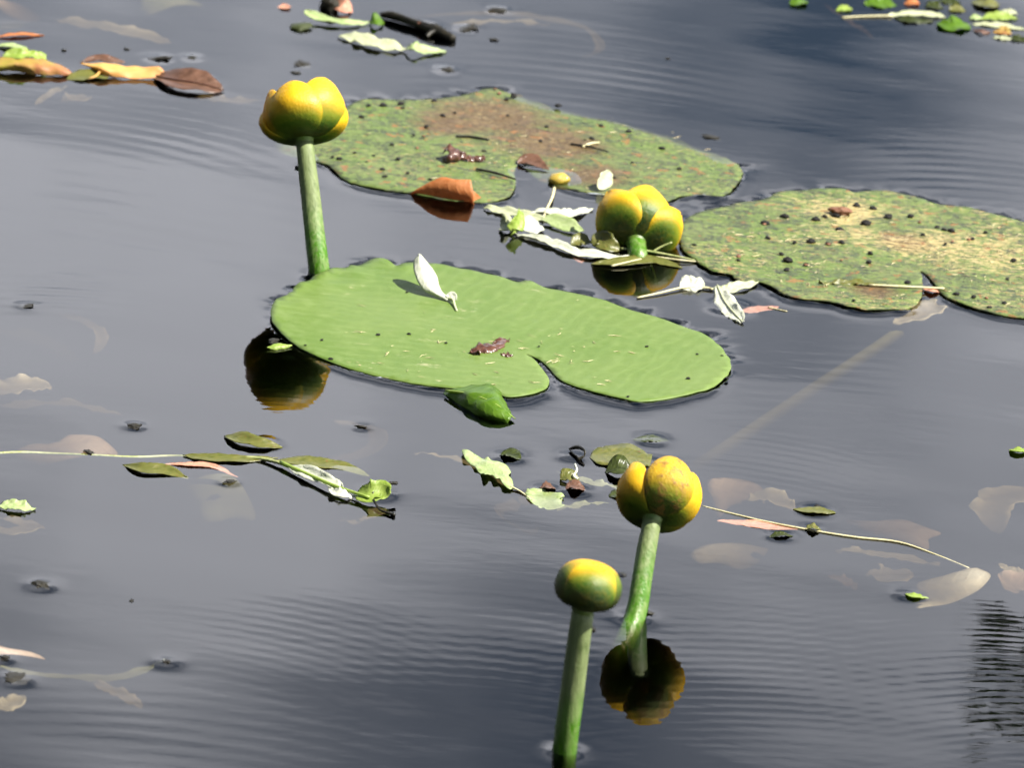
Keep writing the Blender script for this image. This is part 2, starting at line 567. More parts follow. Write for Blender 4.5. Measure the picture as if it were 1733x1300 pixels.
def tube(name, pts, radii, mat, parent=None, seg=10, n=None, origin=None, wob=0.0):
    n = n or max(6, len(pts) * 5)
    P = catmull(pts, n)
    R = np.interp(np.linspace(0, 1, n), np.linspace(0, 1, len(radii)), radii)
    V, F = [], []
    prev = None
    for i in range(n):
        tg = Vector(P[min(i + 1, n - 1)] - P[max(i - 1, 0)]).normalized()
        ref = prev if prev is not None else (Vector((0, 1, 0)) if abs(tg.y) < 0.8 else Vector((1, 0, 0)))
        a = (ref - tg * ref.dot(tg)).normalized()
        prev = a
        b = tg.cross(a)
        for j in range(seg):
            th = 2 * math.pi * j / seg
            r = R[i] * (1 + wob * noise.noise(Vector((P[i][0] * 90 + j * 0.7, P[i][1] * 90, P[i][2] * 90))))
            V.append(Vector(P[i]) + (a * math.cos(th) + b * math.sin(th)) * r)
    for i in range(n - 1):
        for j in range(seg):
            k = (j + 1) % seg
            F.append((i * seg + j, i * seg + k, (i + 1) * seg + k, (i + 1) * seg + j))
    F.append(tuple(reversed(range(seg))))
    F.append(tuple((n - 1) * seg + j for j in range(seg)))
    return make(name, V, F, mat, parent, origin=origin)


def P3(pts):
    """(px, py, z in cm) -> world points"""
    return [at(p[0], p[1], (p[2] if len(p) > 2 else 0.0) * 0.01) for p in pts]


def ribbon(name, pts, width, mat, parent=None, bank=0.0, cup=0.25, wavy=0.0, profile=0.8, n=26, thick=0.0003,
           twist=0.0, seed=0, ends=(0.03, 0.0), origin=None, skew=1.0):
    """a leaf blade along a path: width in cm, bank tips it towards the camera, cup bends it across"""
    P = catmull(P3(pts), n)
    nc = 7
    V, F, UV = [], [], []
    for i in range(n):
        t = i / (n - 1)
        tg = Vector(P[min(i + 1, n - 1)] - P[max(i - 1, 0)]).normalized()
        up = Vector((0, 0, 1))
        if abs(tg.z) > 0.9:
            up = (cam_pos - Vector(P[i])).normalized()
        side = tg.cross(up).normalized()
        nr = side.cross(tg).normalized()
        ang = rad(bank) * (1 if side.y < 0 else -1) + rad(twist) * (t - 0.5)
        s2 = side * math.cos(ang) - nr * math.sin(ang)
        n2 = nr * math.cos(ang) + side * math.sin(ang)
        tt = t ** skew
        w = 0.005 * width * max(ends[0] if t < 0.5 else ends[1], math.sin(math.pi * min(max(tt, 0.0), 1.0)) ** profile)
        w = max(w, 0.00012)
        for j in range(nc):
            u = -1 + 2 * j / (nc - 1)
            sd = 1.0 if u > 0 else -1.0
            e = (wavy + .05) * 0.012 * abs(u) * (noise.noise(Vector((t * 6 + seed * 3.1, u * 1.2, seed))) + .6 * noise.noise(Vector((t * 15 + seed * 1.7, u * 2.2, seed))))
            wj = w * (1 + 0.45 * noise.noise(Vector((t * 2.6 + seed * 7, sd * 5, seed + 5))) + (0.14 + .6 * wavy) * noise.noise(Vector((t * 6.5 + seed, sd * 3, seed + 5))))
            V.append(Vector(P[i]) + s2 * (u * wj) + n2 * (cup * w * u * u + e))
            UV.append((u, t))
    for i in range(n - 1):
        for j in range(nc - 1):
            a = i * nc + j
            F.append((a, a + 1, a + nc + 1, a + nc))
    V, F, UV = thicken(V, F, UV, thick)
    return make(name, V, F, mat, parent, UV, origin=origin)


def sheet(name, outline, z, mat, parent=None, spacing=0.003, thick=0.0003, rough_z=0.0, curl=0.0, zfun=None,
          smooth_n=None, freq=60.0, seed=0, axis=None, origin=None, edge_noise=0.0):
    """a flat piece with an outline given in photo pixels, laid at height z (cm), filled with a fine mesh"""
    pts = [at(x, y, z * 0.01) for x, y in outline]
    B = catmull([(p.x, p.y) for p in pts], smooth_n or len(outline) * 6, closed=True)
    if edge_noise:
        c = B.mean(axis=0)
        for i in range(len(B)):
            k = noise.noise(Vector((B[i][0] * 160, B[i][1] * 160, seed))) * edge_noise * 0.01
            d = B[i] - c
            B[i] = B[i] + d / (np.linalg.norm(d) + 1e-9) * k
    lo, hi = B.min(axis=0), B.max(axis=0)
    poly = [(float(a), float(b)) for a, b in B]
    gx = np.arange(lo[0], hi[0], spacing)
    gy = np.arange(lo[1], hi[1], spacing)
    G = np.array([(x + random.uniform(-.2, .2) * spacing, y + random.uniform(-.2, .2) * spacing) for x in gx for y in gy])
    ins = inside(G, B)
    G = G[ins]
    if len(G):
        d = edge_dist(G, B)
        G = G[d > spacing * 0.45]
    allp = [Vector(p) for p in poly] + [Vector((float(a), float(b))) for a, b in G]
    ed = [(i, (i + 1) % len(poly)) for i in range(len(poly))]
    vs, es, fs, *_ = geometry.delaunay_2d_cdt(allp, ed, [], 1, 1e-7)
    A = np.array([(v.x, v.y) for v in vs])
    ed_d = edge_dist(A, B)
    c = A.mean(axis=0)
    V, UV = [], []
    ax = np.array(axis if axis is not None else (1.0, 0.0))
    ax = ax / np.linalg.norm(ax)
    half = max(1e-6, np.abs((A - c) @ np.array([-ax[1], ax[0]])).max())
    ln = max(1e-6, np.abs((A - c) @ ax).max())
    for (x, y), e in zip(A, ed_d):
        zz = z * 0.01
        if rough_z:
            zz += rough_z * 0.01 * noise.noise(Vector((x * freq, y * freq, seed)))
        if curl:
            zz += curl * 0.01 * math.exp(-e / 0.004) * (0.5 + noise.noise(Vector((x * 45, y * 45, seed + 9))))
        if zfun:
            zz += zfun(x, y, e)
        V.append((x, y, zz))
        q = np.array((x, y)) - c
        UV.append((float(q @ np.array([-ax[1], ax[0]]) / half), float(q @ ax / ln * 0.5 + 0.5)))
    F = []
    for f in fs:
        p = [V[i] for i in f[:3]]
        s = (p[1][0] - p[0][0]) * (p[2][1] - p[0][1]) - (p[1][1] - p[0][1]) * (p[2][0] - p[0][0])
        F.append(tuple(f) if s > 0 else tuple(reversed(f)))
    V2, F2, UV2 = thicken(V, F, UV, thick)
    return make(name, V2, F2, mat, parent, UV2, origin=origin)


def inside(G, B):
    x, y = G[:, 0], G[:, 1]
    r = np.zeros(len(G), dtype=bool)
    for i in range(len(B)):
        x1, y1 = B[i]
        x2, y2 = B[(i + 1) % len(B)]
        if y1 == y2:
            continue
        c = ((y1 > y) != (y2 > y)) & (x < (x2 - x1) * (y - y1) / (y2 - y1) + x1)
        r ^= c
    return r


def edge_dist(G, B):
    d = np.full(len(G), 1e9)
    for i in range(len(B)):
        a = B[i]
        b = B[(i + 1) % len(B)]
        ab = b - a
        l2 = max(ab @ ab, 1e-14)
        t = np.clip(((G - a) @ ab) / l2, 0, 1)
        q = a + t[:, None] * ab
        d = np.minimum(d, np.hypot(G[:, 0] - q[:, 0], G[:, 1] - q[:, 1]))
    return d


def loft(name, rows, mat, parent=None, nu=24, nv=12, thick=0.0004, wavy=0.0, seed=0, origin=None):
    """a curved sheet through rows of (px, py, z cm) points"""
    R = np.array([catmull(P3(r), nu) for r in rows])
    G = np.array([catmull(R[:, i], nv) for i in range(nu)])       # nu x nv x 3
    V, F, UV = [], [], []
    for i in range(nu):
        for j in range(nv):
            p = Vector(G[i, j])
            if wavy:
                p += Vector((noise.noise(p * 150 + Vector((seed, 0, 0))), noise.noise(p * 150 + Vector((0, seed, 0))),
                             noise.noise(p * 150 + Vector((0, 0, seed))))) * wavy * 0.01
            V.append(p)
            UV.append((-1 + 2 * j / (nv - 1), i / (nu - 1)))
    for i in range(nu - 1):
        for j in range(nv - 1):
            a = i * nv + j
            F.append((a, a + nv, a + nv + 1, a + 1))
    V, F, UV = thicken(V, F, UV, thick)
    return make(name, V, F, mat, parent, UV, origin=origin)


def blob_mesh(name, seed, sub=2, lump=0.35):
    bm = bmesh.new()
    bmesh.ops.create_icosphere(bm, subdivisions=sub, radius=1.0)
    for v in bm.verts:
        q = v.co.copy()
        v.co *= 1 + lump * noise.noise(q * 1.6 + Vector((seed * 3.7, seed, 0))) + max(0.0, lump - 0.5) * 1.6 * noise.noise(q * 4.0 + Vector((0, seed, seed)))
    me = bpy.data.meshes.new(name)
    bm.to_mesh(me)
    bm.free()
    me.polygons.foreach_set('use_smooth', [True] * len(me.polygons))
    return me


def place_blob(name, me, px, py, z, size, mat, rot=0.0, parent=None, label=None, cat=None, group=None):
    """size in cm (x, y, z radii), resting with its middle at height z cm"""
    o = bpy.data.objects.new(name, me)
    COL.objects.link(o)
    if not me.materials:
        me.materials.append(mat)
    loc = at(px, py, z * 0.01)
    o.scale = tuple(s * 0.01 for s in size)
    o.rotation_euler = (random.uniform(-.2, .2), random.uniform(-.2, .2), rot)
    if parent is not None:
        o.parent = parent
        o.location = loc - parent.matrix_world.translation
    else:
        o.location = loc
    return tag(o, label, cat, group)


# ------------------------------------------------------------------ outlines of the three pads (photo pixels)
PAD_FRONT = [(458, 538), (459, 526), (467, 510), (488, 501), (500, 487), (521, 477), (533, 469), (551, 465), (566, 458),
             (587, 457), (596, 451), (620, 443), (637, 441), (655, 446), (671, 454), (683, 451), (698, 448), (728, 447),
             (764, 451), (809, 459), (848, 468), (874, 477), (888, 475), (903, 477), (924, 487), (964, 494), (1020, 507),
             (1058, 522), (1114, 537), (1161, 554), (1192, 566), (1217, 585), (1232, 605), (1237, 620), (1231, 636),
             (1207, 655), (1176, 664), (1130, 674), (1083, 679), (1052, 674), (1005, 663), (960, 648), (941, 635),
             (926, 618), (909, 606), (890, 600), (902, 606), (915, 620), (928, 638), (929, 649), (920, 659), (896, 667),
             (862, 672), (830, 666), (755, 656), (710, 650), (665, 641), (620, 631), (575, 618), (530, 600), (500, 584),
             (479, 567), (465, 552)]
PAD_BACK = [(467, 233), (474, 247), (492, 257), (537, 272), (557, 281), (584, 303), (615, 314), (654, 321), (692, 326),
            (750, 336), (816, 341), (842, 338), (864, 329), (873, 308), (871, 288), (876, 276), (890, 280), (906, 292),
            (931, 306), (970, 319), (1004, 325), (1042, 329), (1072, 333), (1124, 340), (1150, 332), (1179, 327),
            (1222, 329), (1243, 316), (1257, 292), (1250, 277), (1226, 257), (1200, 244), (1136, 217), (1072, 199),
            (987, 182), (944, 175), (914, 165), (867, 156), (833, 148), (799, 154), (739, 167), (680, 169), (615, 167),
            (580, 184), (525, 205), (484, 222)]
PAD_RIGHT = [(1152, 389), (1160, 373), (1191, 357), (1240, 347), (1297, 336), (1318, 327), (1368, 321), (1403, 319),
             (1431, 322), (1445, 327), (1460, 324), (1502, 324), (1544, 332), (1580, 343), (1643, 354), (1733, 377),
             (1800, 402), (1852, 436), (1872, 478), (1855, 513), (1800, 532), (1750, 539), (1700, 534), (1650, 522),
             (1608, 506), (1590, 492), (1573, 468), (1559, 457), (1560, 470), (1561, 488), (1558, 506), (1541, 521),
             (1509, 523), (1474, 525), (1438, 520), (1403, 511), (1346, 504), (1318, 493), (1290, 479), (1247, 474),
             (1237, 465), (1208, 460), (1187, 449), (1173, 437), (1157, 424), (1151, 407)]
PAD_Z = 0.14                                          # cm above the still water


def ground_outline(o, n):
    return catmull([(p.x, p.y) for p in (at(x, y, PAD_Z * 0.01) for x, y in o)], n, closed=True)


OUT_F, OUT_B, OUT_R = ground_outline(PAD_FRONT, 420), ground_outline(PAD_BACK, 420), ground_outline(PAD_RIGHT, 420)


def back_dip(x, y, e):
    """the back pad lies low: its far right rim and its left tip are under a film of water"""
    a, b, c = at(1110, 205), at(475, 238), at(925, 300)
    d1 = math.hypot(x - a.x, y - a.y) / 0.085
    d2 = math.hypot(x - b.x, y - b.y) / 0.030
    d3 = math.hypot((x - c.x) / 1.6, y - c.y) / 0.016
    k = -0.0050 * math.exp(-(e / 0.012) ** 2) * math.exp(-d1 ** 4) - 0.0045 * math.exp(-(e / 0.012) ** 2) * math.exp(-d2 * d2) - 0.0030 * math.exp(-d3 * d3)
    return k + 0.0012 * noise.noise(Vector((x * 38, y * 38, 3)))


def front_lift(x, y, e):
    """wavy raised rim towards the tip, shallow trough along the midrib"""
    a = at(540, 470)
    d = math.hypot(x - a.x, y - a.y)
    k = math.exp(-(d / 0.07) ** 2) * math.exp(-e / 0.010)
    return 0.0028 * k * (0.6 + 1.3 * noise.noise(Vector((x * 75, y * 75, 1)))) + 0.0008 * noise.noise(Vector((x * 22, y * 22, 8)))


def right_lift(x, y, e):
    k = math.exp(-e / 0.007)
    a = at(1560, 440)
    d = math.hypot(x - a.x, y - a.y)
    return 0.0013 * k * (0.3 + noise.noise(Vector((x * 60, y * 60, 4)))) + 0.0008 * noise.noise(Vector((x * 30, y * 30, 6))) \
        - 0.0022 * math.exp(-(d / 0.022) ** 2)


# dots that dent or lift the water skin: (px, py, radius cm, height mm)
DENTS = [(541, 466, 0.62, 1.0), (1075, 1046, 0.62, 1.4), (956, 1272, 0.58, 1.4), (70, 992, 0.55, 0.9), (281, 1121, 0.45, 0.9),
         (28, 1150, 0.6, 0.9), (6, 1116, 0.35, 0.7), (228, 722, 0.5, 0.8), (968, 772, 0.45, 0.9), (925, 829, 0.6, 0.9),
         (975, 830, 0.6, 0.9), (1380, 865, 0.8, 0.7), (1322, 908, 0.6, 0.7), (1374, 895, 0.4, 0.6), (1535, 1008, 0.5, 0.7),
         (268, 98, 0.6, 0.8), (325, 97, 0.4, 0.6), (845, 17, 0.6, 0.9), (788, 47, 0.6, 0.8), (45, 518, 0.5, 0.6),
         (1105, 745, 0.8, 0.6), (862, 773, 0.7, 0.8), (1235, 520, 1.2, 0.8), (640, 835, 0.8, 0.8), (445, 750, 1.0, 0.6),
         (810, 690, 1.0, 0.6), (745, 340, 1.4, 0.5), (1075, 430, 2.6, 0.7), (755, 118, 0.6, 0.8), (720, 45, 1.2, 0.7),
         (385, 815, 0.5, 0.6), (330, 135, 1.2, 0.6), (1100, 785, 0.8, 0.6), (610, 723, 0.4, 0.6)]

# trains of ripples: centre px, slope of the crests in the picture (deg, + is down to the right), spacing px, reach px, steepness
RIPPLES = [(1320, 785, 9, 10.5, 120, 55, 0.016), (1250, 1150, 1, 13.0, 260, 95, 0.020), (1560, 1140, -4, 13.0, 220, 110, 0.018),
           (560, 1085, 14, 14.0, 190, 85, 0.015), (80, 495, 2, 13.0, 170, 40, 0.022), (330, 235, 14, 16.0, 170, 60, 0.013),
           (470, 690, 2, 6.0, 120, 90, 0.008), (1120, 1190, 1, 7.0, 150, 90, 0.010), (820, 1110, 6, 15.0, 240, 110, 0.010),
           (1690, 1130, 1, 9.0, 120, 150, 0.022), (980, 120, 6, 14.0, 280, 70, 0.010), (1640, 300, 3, 13.0, 160, 50, 0.016),
           (760, 395, 4, 9.0, 160, 50, 0.008), (1500, 650, 6, 14.0, 260, 90, 0.006), (250, 640, 4, 12.0, 260, 110, 0.006),
           (240, 380, 9, 22.0, 260, 120, 0.008), (300, 1220, 6, 20.0, 300, 90, 0.008)]


# ------------------------------------------------------------------ water, pond bed, bank
def axis_coords(lo, hi, step, far):
    c = list(np.arange(lo, hi + step / 2, step))
    s, x = step, c[-1]
    up = []
    while x < far:
        s *= 1.35
        x += s
        up.append(x)
    s, x = step, c[0]
    dn = []
    while x > -far:
        s *= 1.35
        x -= s
        dn.append(x)
    return np.array(dn[::-1] + c + up)


def build_water():
    step = 0.002
    X = axis_coords(-0.34, 0.36, step, 12.0)
    Y = axis_coords(-0.58, 0.74, step, 12.0)
    XX, YY = np.meshgrid(X, Y, indexing='ij')
    Z = np.zeros_like(XX)
    # slow swell of the whole pond
    for (wx, wy, ph, a) in ((9, 31, .3, .00012), (-14, 47, 1.1, .00008), (22, 75, 2.2, .00004), (-5, 18, .8, .0002), (41, 120, 4.0, .000018)):
        Z += 0.4 * a * np.sin(wx * XX + wy * YY + ph)
    for (px, py, sl, sp, rx, ry, st) in RIPPLES:
        c = at(px, py)
        dl = (math.cos(rad(sl)), math.sin(rad(sl)))
        l = at(px + 40 * dl[0], py + 40 * dl[1]) - c
        l = np.array((l.x, l.y)) / math.hypot(l.x, l.y)
        nrm = np.array((-l[1], l[0]))
        q = at(px - sp * dl[1], py + sp * dl[0]) - c
        lam = abs(q.x * nrm[0] + q.y * nrm[1])
        lam = max(lam, 0.0062)
        ex, ey = at(px + rx, py) - c, at(px, py + ry) - c
        ex, ey = ex.length, ey.length
        U = (XX - c.x) * l[0] + (YY - c.y) * l[1]
        Vv = (XX - c.x) * nrm[0] + (YY - c.y) * nrm[1]
        env = np.exp(-(U / ex) ** 2 - (Vv / ey) ** 2)
        k = 2 * math.pi / lam
        bend = 1.2 * U * U / ex * 0.12
        mod = 0.75 + 0.25 * np.sin(U * 37 + px) * np.sin(Vv * 19 + py)
        Z += 0.62 * st / k * np.sin(k * (Vv + bend) + 0.9 * np.sin(U * 23 + px)) * env * mod
    # meniscus along pad rims and round floating things
    h = np.zeros_like(XX)

    def near(cx, cy, reach):
        i0, i1 = np.searchsorted(X, (cx - reach, cx + reach))
        j0, j1 = np.searchsorted(Y, (cy - reach, cy + reach))
        return slice(i0, i1), slice(j0, j1)

    D = np.full_like(XX, 1.0)
    S = np.zeros_like(XX)
    for B in (OUT_F, OUT_B, OUT_R):
        area = 0.5 * np.sum(B[:, 0] * np.roll(B[:, 1], -1) - np.roll(B[:, 0], -1) * B[:, 1])
        for i in range(len(B)):
            a, b = B[i], B[(i + 1) % len(B)]
            q = b - a
            ny = -q[0] / (np.hypot(*q) + 1e-12) * (1 if area > 0 else -1)      # outward normal, y part
            k = noise.noise(Vector((a[0] * 130, a[1] * 130, 7)))
            # the pads ride a little tilted: water climbs their near rims and is pressed down along the far ones
            if B is OUT_B and back_dip(a[0], a[1], 0.0) < -0.0012:
                k = -1.0                            # no rim stands out of the water here
                ny *= 0.05
            sg = 0.0011 * -ny * (1 + 0.3 * k) if ny < 0 else -0.0021 * ny * max(0.0, 0.45 + 1.5 * k)
            for t in (0.0, 0.33, 0.67):
                p = a + (b - a) * t
                s = near(p[0], p[1], 0.02)
                dd = np.hypot(XX[s] - p[0], YY[s] - p[1])
                c = dd < D[s]
                D[s] = np.where(c, dd, D[s])
                S[s] = np.where(c, sg, S[s])
    h = S * np.exp(-D / 0.0040)
    for (px, py, r, amp) in DENTS:
        p = at(px, py)
        s = near(p.x, p.y, r * 0.01 + 0.025)
        dd = np.hypot(XX[s] - p.x, YY[s] - p.y)
        h[s] = np.where(np.abs(h[s]) > 0.0003, h[s], np.maximum(h[s], amp * 0.00035 * np.exp(-np.maximum(0, dd - r * 0.008) / 0.0030)))
    Z += h
    # the raised blades keep the water under them
    for B, f in ((OUT_F, front_lift), (OUT_B, back_dip), (OUT_R, right_lift)):
        lo, hi = B.min(axis=0), B.max(axis=0)
        i0, i1 = np.searchsorted(X, (lo[0], hi[0]))
        j0, j1 = np.searchsorted(Y, (lo[1], hi[1]))
        sub = np.stack([XX[i0:i1, j0:j1].ravel(), YY[i0:i1, j0:j1].ravel()], axis=1)
        ins = inside(sub, B)
        idx = np.nonzero(ins)[0]
        zz = Z[i0:i1, j0:j1].ravel()
        hh = h[i0:i1, j0:j1].ravel()
        ed = edge_dist(sub[idx], B[::2])
        for k, e in zip(idx, ed):
            if e < 0.0012:
                continue
            zp = PAD_Z * 0.01 + f(sub[k, 0], sub[k, 1], e)
            if zp > 0.0006 or f is not back_dip:
                zz[k] = min(zz[k], zp - 0.0022)
            else:
                zz[k] = min(zz[k], 0.0003)
        Z[i0:i1, j0:j1] = zz.reshape(i1 - i0, j1 - j0)
    nx, ny = len(X), len(Y)
    top = np.stack([XX.ravel(), YY.ravel(), Z.ravel()], axis=1)
    I = np.arange(nx * ny).reshape(nx, ny)
    q = np.stack([I[:-1, :-1], I[1:, :-1], I[1:, 1:], I[:-1, 1:]], axis=-1).reshape(-1, 4)
    rim = list(I[:, 0]) + list(I[-1, 1:]) + list(I[-2::-1, -1]) + list(I[0, -2:0:-1])
    base = len(top)
    low = top[rim].copy()
    low[:, 2] = -2.2
    verts = np.vstack([top, low])
    nr = len(rim)
    side = np.array([(rim[(k + 1) % nr], rim[k], base + k, base + (k + 1) % nr) for k in range(nr)])
    faces = np.vstack([q, side])
    me = bpy.data.meshes.new('water')
    nf = len(faces)
    me.vertices.add(len(verts))
    me.vertices.foreach_set('co', verts.ravel())
    me.loops.add(nf * 4 + nr)
    me.loops.foreach_set('vertex_index', np.concatenate([faces.ravel(), np.arange(base + nr - 1, base - 1, -1)]).astype(np.int32))
    me.polygons.add(nf + 1)
    me.polygons.foreach_set('loop_start', np.concatenate([np.arange(0, nf * 4, 4), [nf * 4]]).astype(np.int32))
    me.polygons.foreach_set('loop_total', np.concatenate([np.full(nf, 4), [nr]]).astype(np.int32))
    sm = np.zeros(nf + 1, dtype=bool)
    sm[:len(q)] = True
    me.polygons.foreach_set('use_smooth', sm)
    me.update(calc_edges=True)
    me.validate()
    o = link('water', me, M['water'])
    tag(o, 'still dark pond water mirroring a cloudy sky', None, None, 'structure')
    return o


build_water()


def build_ground():
    """pond bed that rises into a grassy bank and runs on to the horizon"""
    rings = [0.0, 1.0, 2.0, 3.0, 4.0, 5.0, 5.6, 6.2, 7.0, 8.5, 10, 11, 13, 18, 30, 60, 150, 400, 900]
    seg = 72
    V, F = [(0, 1.4, -0.55)], []
    for r in rings[1:]:
        for j in range(seg):
            th = 2 * math.pi * j / seg
            sy = 0.72 if r < 30 else 1.0
            x, y = r * math.cos(th), 1.4 + r * sy * math.sin(th)
            s = min(1.0, max(0.0, (r - 4.2) / 2.0))
            z = -0.55 + 0.80 * s * s * (3 - 2 * s) + (0.05 * noise.noise(Vector((x * .6, y * .6, 0))) if r < 40 else 0)
            V.append((x, y, z))
    for j in range(seg):
        F.append((0, 1 + j, 1 + (j + 1) % seg))
    for i in range(len(rings) - 2):
        for j in range(seg):
            k = (j + 1) % seg
            a = 1 + i * seg
            F.append((a + j, a + seg + j, a + seg + k, a + k))
    me = bpy.data.meshes.new('ground')
    me.from_pydata(V, [], F)
    me.polygons.foreach_set('use_smooth', [True] * len(F))
    o = link('ground', me, M['mud'])
    me.materials.append(M['bank'])
    for p in me.polygons:
        if p.center.z > 0.05:
            p.material_index = 1
    tag(o, 'muddy pond bed rising to a grassy bank', None, None, 'structure')


build_ground()


# ------------------------------------------------------------------ lily pads
def pad_uv(o, axis_from, axis_to):
    """UV in metres along and across the midrib"""
    a, b = at(*axis_from), at(*axis_to)
    d = Vector((b.x - a.x, b.y - a.y)).normalized()
    me = o.data
    org = o.parent.matrix_world.translation
    li = np.empty(len(me.loops), dtype=np.int64)
    me.loops.foreach_get('vertex_index', li)
    co = np.empty(len(me.vertices) * 3)
    me.vertices.foreach_get('co', co)
    co = co.reshape(-1, 3)[:, :2] + np.array((org.x - a.x, org.y - a.y))
    uv = np.stack([co @ np.array((d.x, d.y)), co @ np.array((-d.y, d.x))], axis=1)
    me.uv_layers[0].data.foreach_set('uv', uv[li].ravel())


e = empty('lily_pad', at(868, 596), 'clean bright green lily pad with a white leaf standing on it', 'lily pad')
b = sheet('blade', PAD_FRONT, PAD_Z, M['pad'], e, spacing=0.0038, thick=0.0007, zfun=front_lift, smooth_n=420, edge_noise=0.06)
pad_uv(b, (868, 596), (640, 445))
tube('petiole', [at(866, 590, -0.0045), at(880, 640, -0.014), at(990, 760, -0.09), at(1150, 900, -0.30), at(1180, 960, -0.55)],
     [0.004, 0.0042, 0.0045, 0.005, 0.005], M['petiole'], e)

bk = [at(830, 200), at(930, 245), at(760, 215), at(1010, 300)]
eb = empty('lily_pad', at(874, 276), 'old lily pad with brown rot and its far rim under water', 'lily pad')
o0 = at(874, 276)
M['pad_back'] = pad_old('lily_pad_algae', [(p.x - o0.x, p.y - o0.y, r) for p, r in zip(bk, (0.046, 0.042, 0.026, 0.024))], 0.45, 1.7)
b = sheet('blade', PAD_BACK, PAD_Z, M['pad_back'], eb, spacing=0.0042, thick=0.0007, zfun=back_dip, smooth_n=420, edge_noise=0.12, seed=2)
pad_uv(b, (874, 276), (840, 150))
tube('petiole', [at(874, 272, -0.008), at(885, 300, -0.015), at(905, 330, -0.08), at(930, 420, -0.25), at(940, 480, -0.53)],
     [0.004, 0.0042, 0.0045, 0.005, 0.005], M['petiole'], eb)

er = empty('lily_pad', at(1559, 450), 'dull green lily pad littered with straw flecks and black specks', 'lily pad')
o0 = at(1559, 450)
bk = [at(1530, 412), at(1480, 495)]
M['pad_right'] = pad_old('lily_pad_littered', [(p.x - o0.x, p.y - o0.y, r) for p, r in zip(bk, (0.018, 0.016))], 1.0, 5.2,
                         [(p.x - o0.x, p.y - o0.y, r) for p, r in ((at(1490, 388), 0.05), (at(1650, 430), 0.05), (at(1420, 360), 0.03))])
b = sheet('blade', PAD_RIGHT, PAD_Z, M['pad_right'], er, spacing=0.0042, thick=0.0007, zfun=right_lift, smooth_n=420, edge_noise=0.08, seed=5)
pad_uv(b, (1559, 450), (1440, 320))
tube('petiole', [at(1556, 440, -0.008), at(1545, 510, -0.010), at(1530, 555, -0.0115), at(1360, 670, -0.0145), at(1180, 790, -0.019),
                 at(1090, 850, -0.05), at(1060, 890, -0.12), at(1030, 940, -0.25), at(1000, 1000, -0.45), at(990, 1030, -0.56)],
     [0.0035, 0.0036, 0.0036, 0.0036, 0.0038, 0.004, 0.004, 0.0045, 0.0045, 0.005], M['petiole'], er, n=60)


# ------------------------------------------------------------------ yellow pond lilies
def sepal(parent, frame, phi, R, H, cupR, half, mat, r_base, tip_r, zmax=0.5, lift=0.0, thick=0.0011, bend=0.0, seed=0, wid=1.0,
          vmax=1.0, base_w=0.85, close=0.93, hs=1.0, tipexp=4.0):
    """one concave sepal of a globe-shaped flower, azimuth phi (0 faces the camera, + to the right)"""
    nu, nv = 17, 18
    V, F, UV = [], [], []
    for i in range(nv):
        v = i / (nv - 1) * vmax
        # profile of the globe, from the stalk outwards and over the top
        a = -math.pi / 2 + math.pi * (v ** 0.9) * close
        rho = r_base * (1 - v) + (R + lift) * math.cos(a) ** 0.75 if math.cos(a) > 0 else 0.0
        if a > 0:
            rho = max(rho, tip_r + (R + lift - tip_r) * math.cos(a) ** 0.75)
        z = H * (zmax + zmax * math.sin(a)) if a < 0 else H * (zmax + (1 - zmax) * math.sin(a))
        wv = (base_w + (1 - base_w) * min(1.0, v / 0.45)) * math.sqrt(max(0.0, 1 - max(0.0, (v - 0.5) / 0.5) ** tipexp))
        wv = max(wv, 0.06)
        for j in range(nu):
            u = -1 + 2 * j / (nu - 1)
            A = u * half * wv
            wob = 1 + 0.035 * noise.noise(Vector((u * 1.7 + seed * 5, v * 2.5, seed)))
            cr_ = cupR * max(0.25, math.sin(math.pi * min(1, 0.12 + v * 0.8)))
            lat = cr_ * math.sin(A) * wid
            rr = (rho - cr_ * (1 - math.cos(A)) * 0.85) * wob + bend * max(0.0, v - 0.6) ** 2
            if v < 0.18:
                lat *= 0.55 + 0.45 * v / 0.18
            x = math.sin(phi) * rr + math.cos(phi) * lat
            y = -math.cos(phi) * rr + math.sin(phi) * lat
            V.append(frame @ Vector((x, y, z * hs)))
            UV.append((u, v))
    for i in range(nv - 1):
        for j in range(nu - 1):
            k = i * nu + j
            F.append((k, k + 1, k + nu + 1, k + nu))
    V, F, UV = thicken(V, F, UV, thick)
    o = make('sepal', V, F, mat, parent, UV)
    ss = o.modifiers.new('smooth', 'SUBSURF')
    ss.levels = ss.render_levels = 1
    return o


def flower_frame(top, axis, spin=0.0):
    z = Vector(axis).normalized()
    y = Vector((0, 1, 0))
    y = (y - z * y.dot(z)).normalized()
    if abs(z.y) > 0.9:
        y = Vector((0, 0, -1)) * (1 if z.y > 0 else -1)
        y = (y - z * y.dot(z)).normalized()
    x = y.cross(z)
    m = Matrix(((x.x, y.x, z.x, top.x), (x.y, y.y, z.y, top.y), (x.z, y.z, z.z, top.z), (0, 0, 0, 1)))
    return m @ Matrix.Rotation(spin, 4, 'Z')


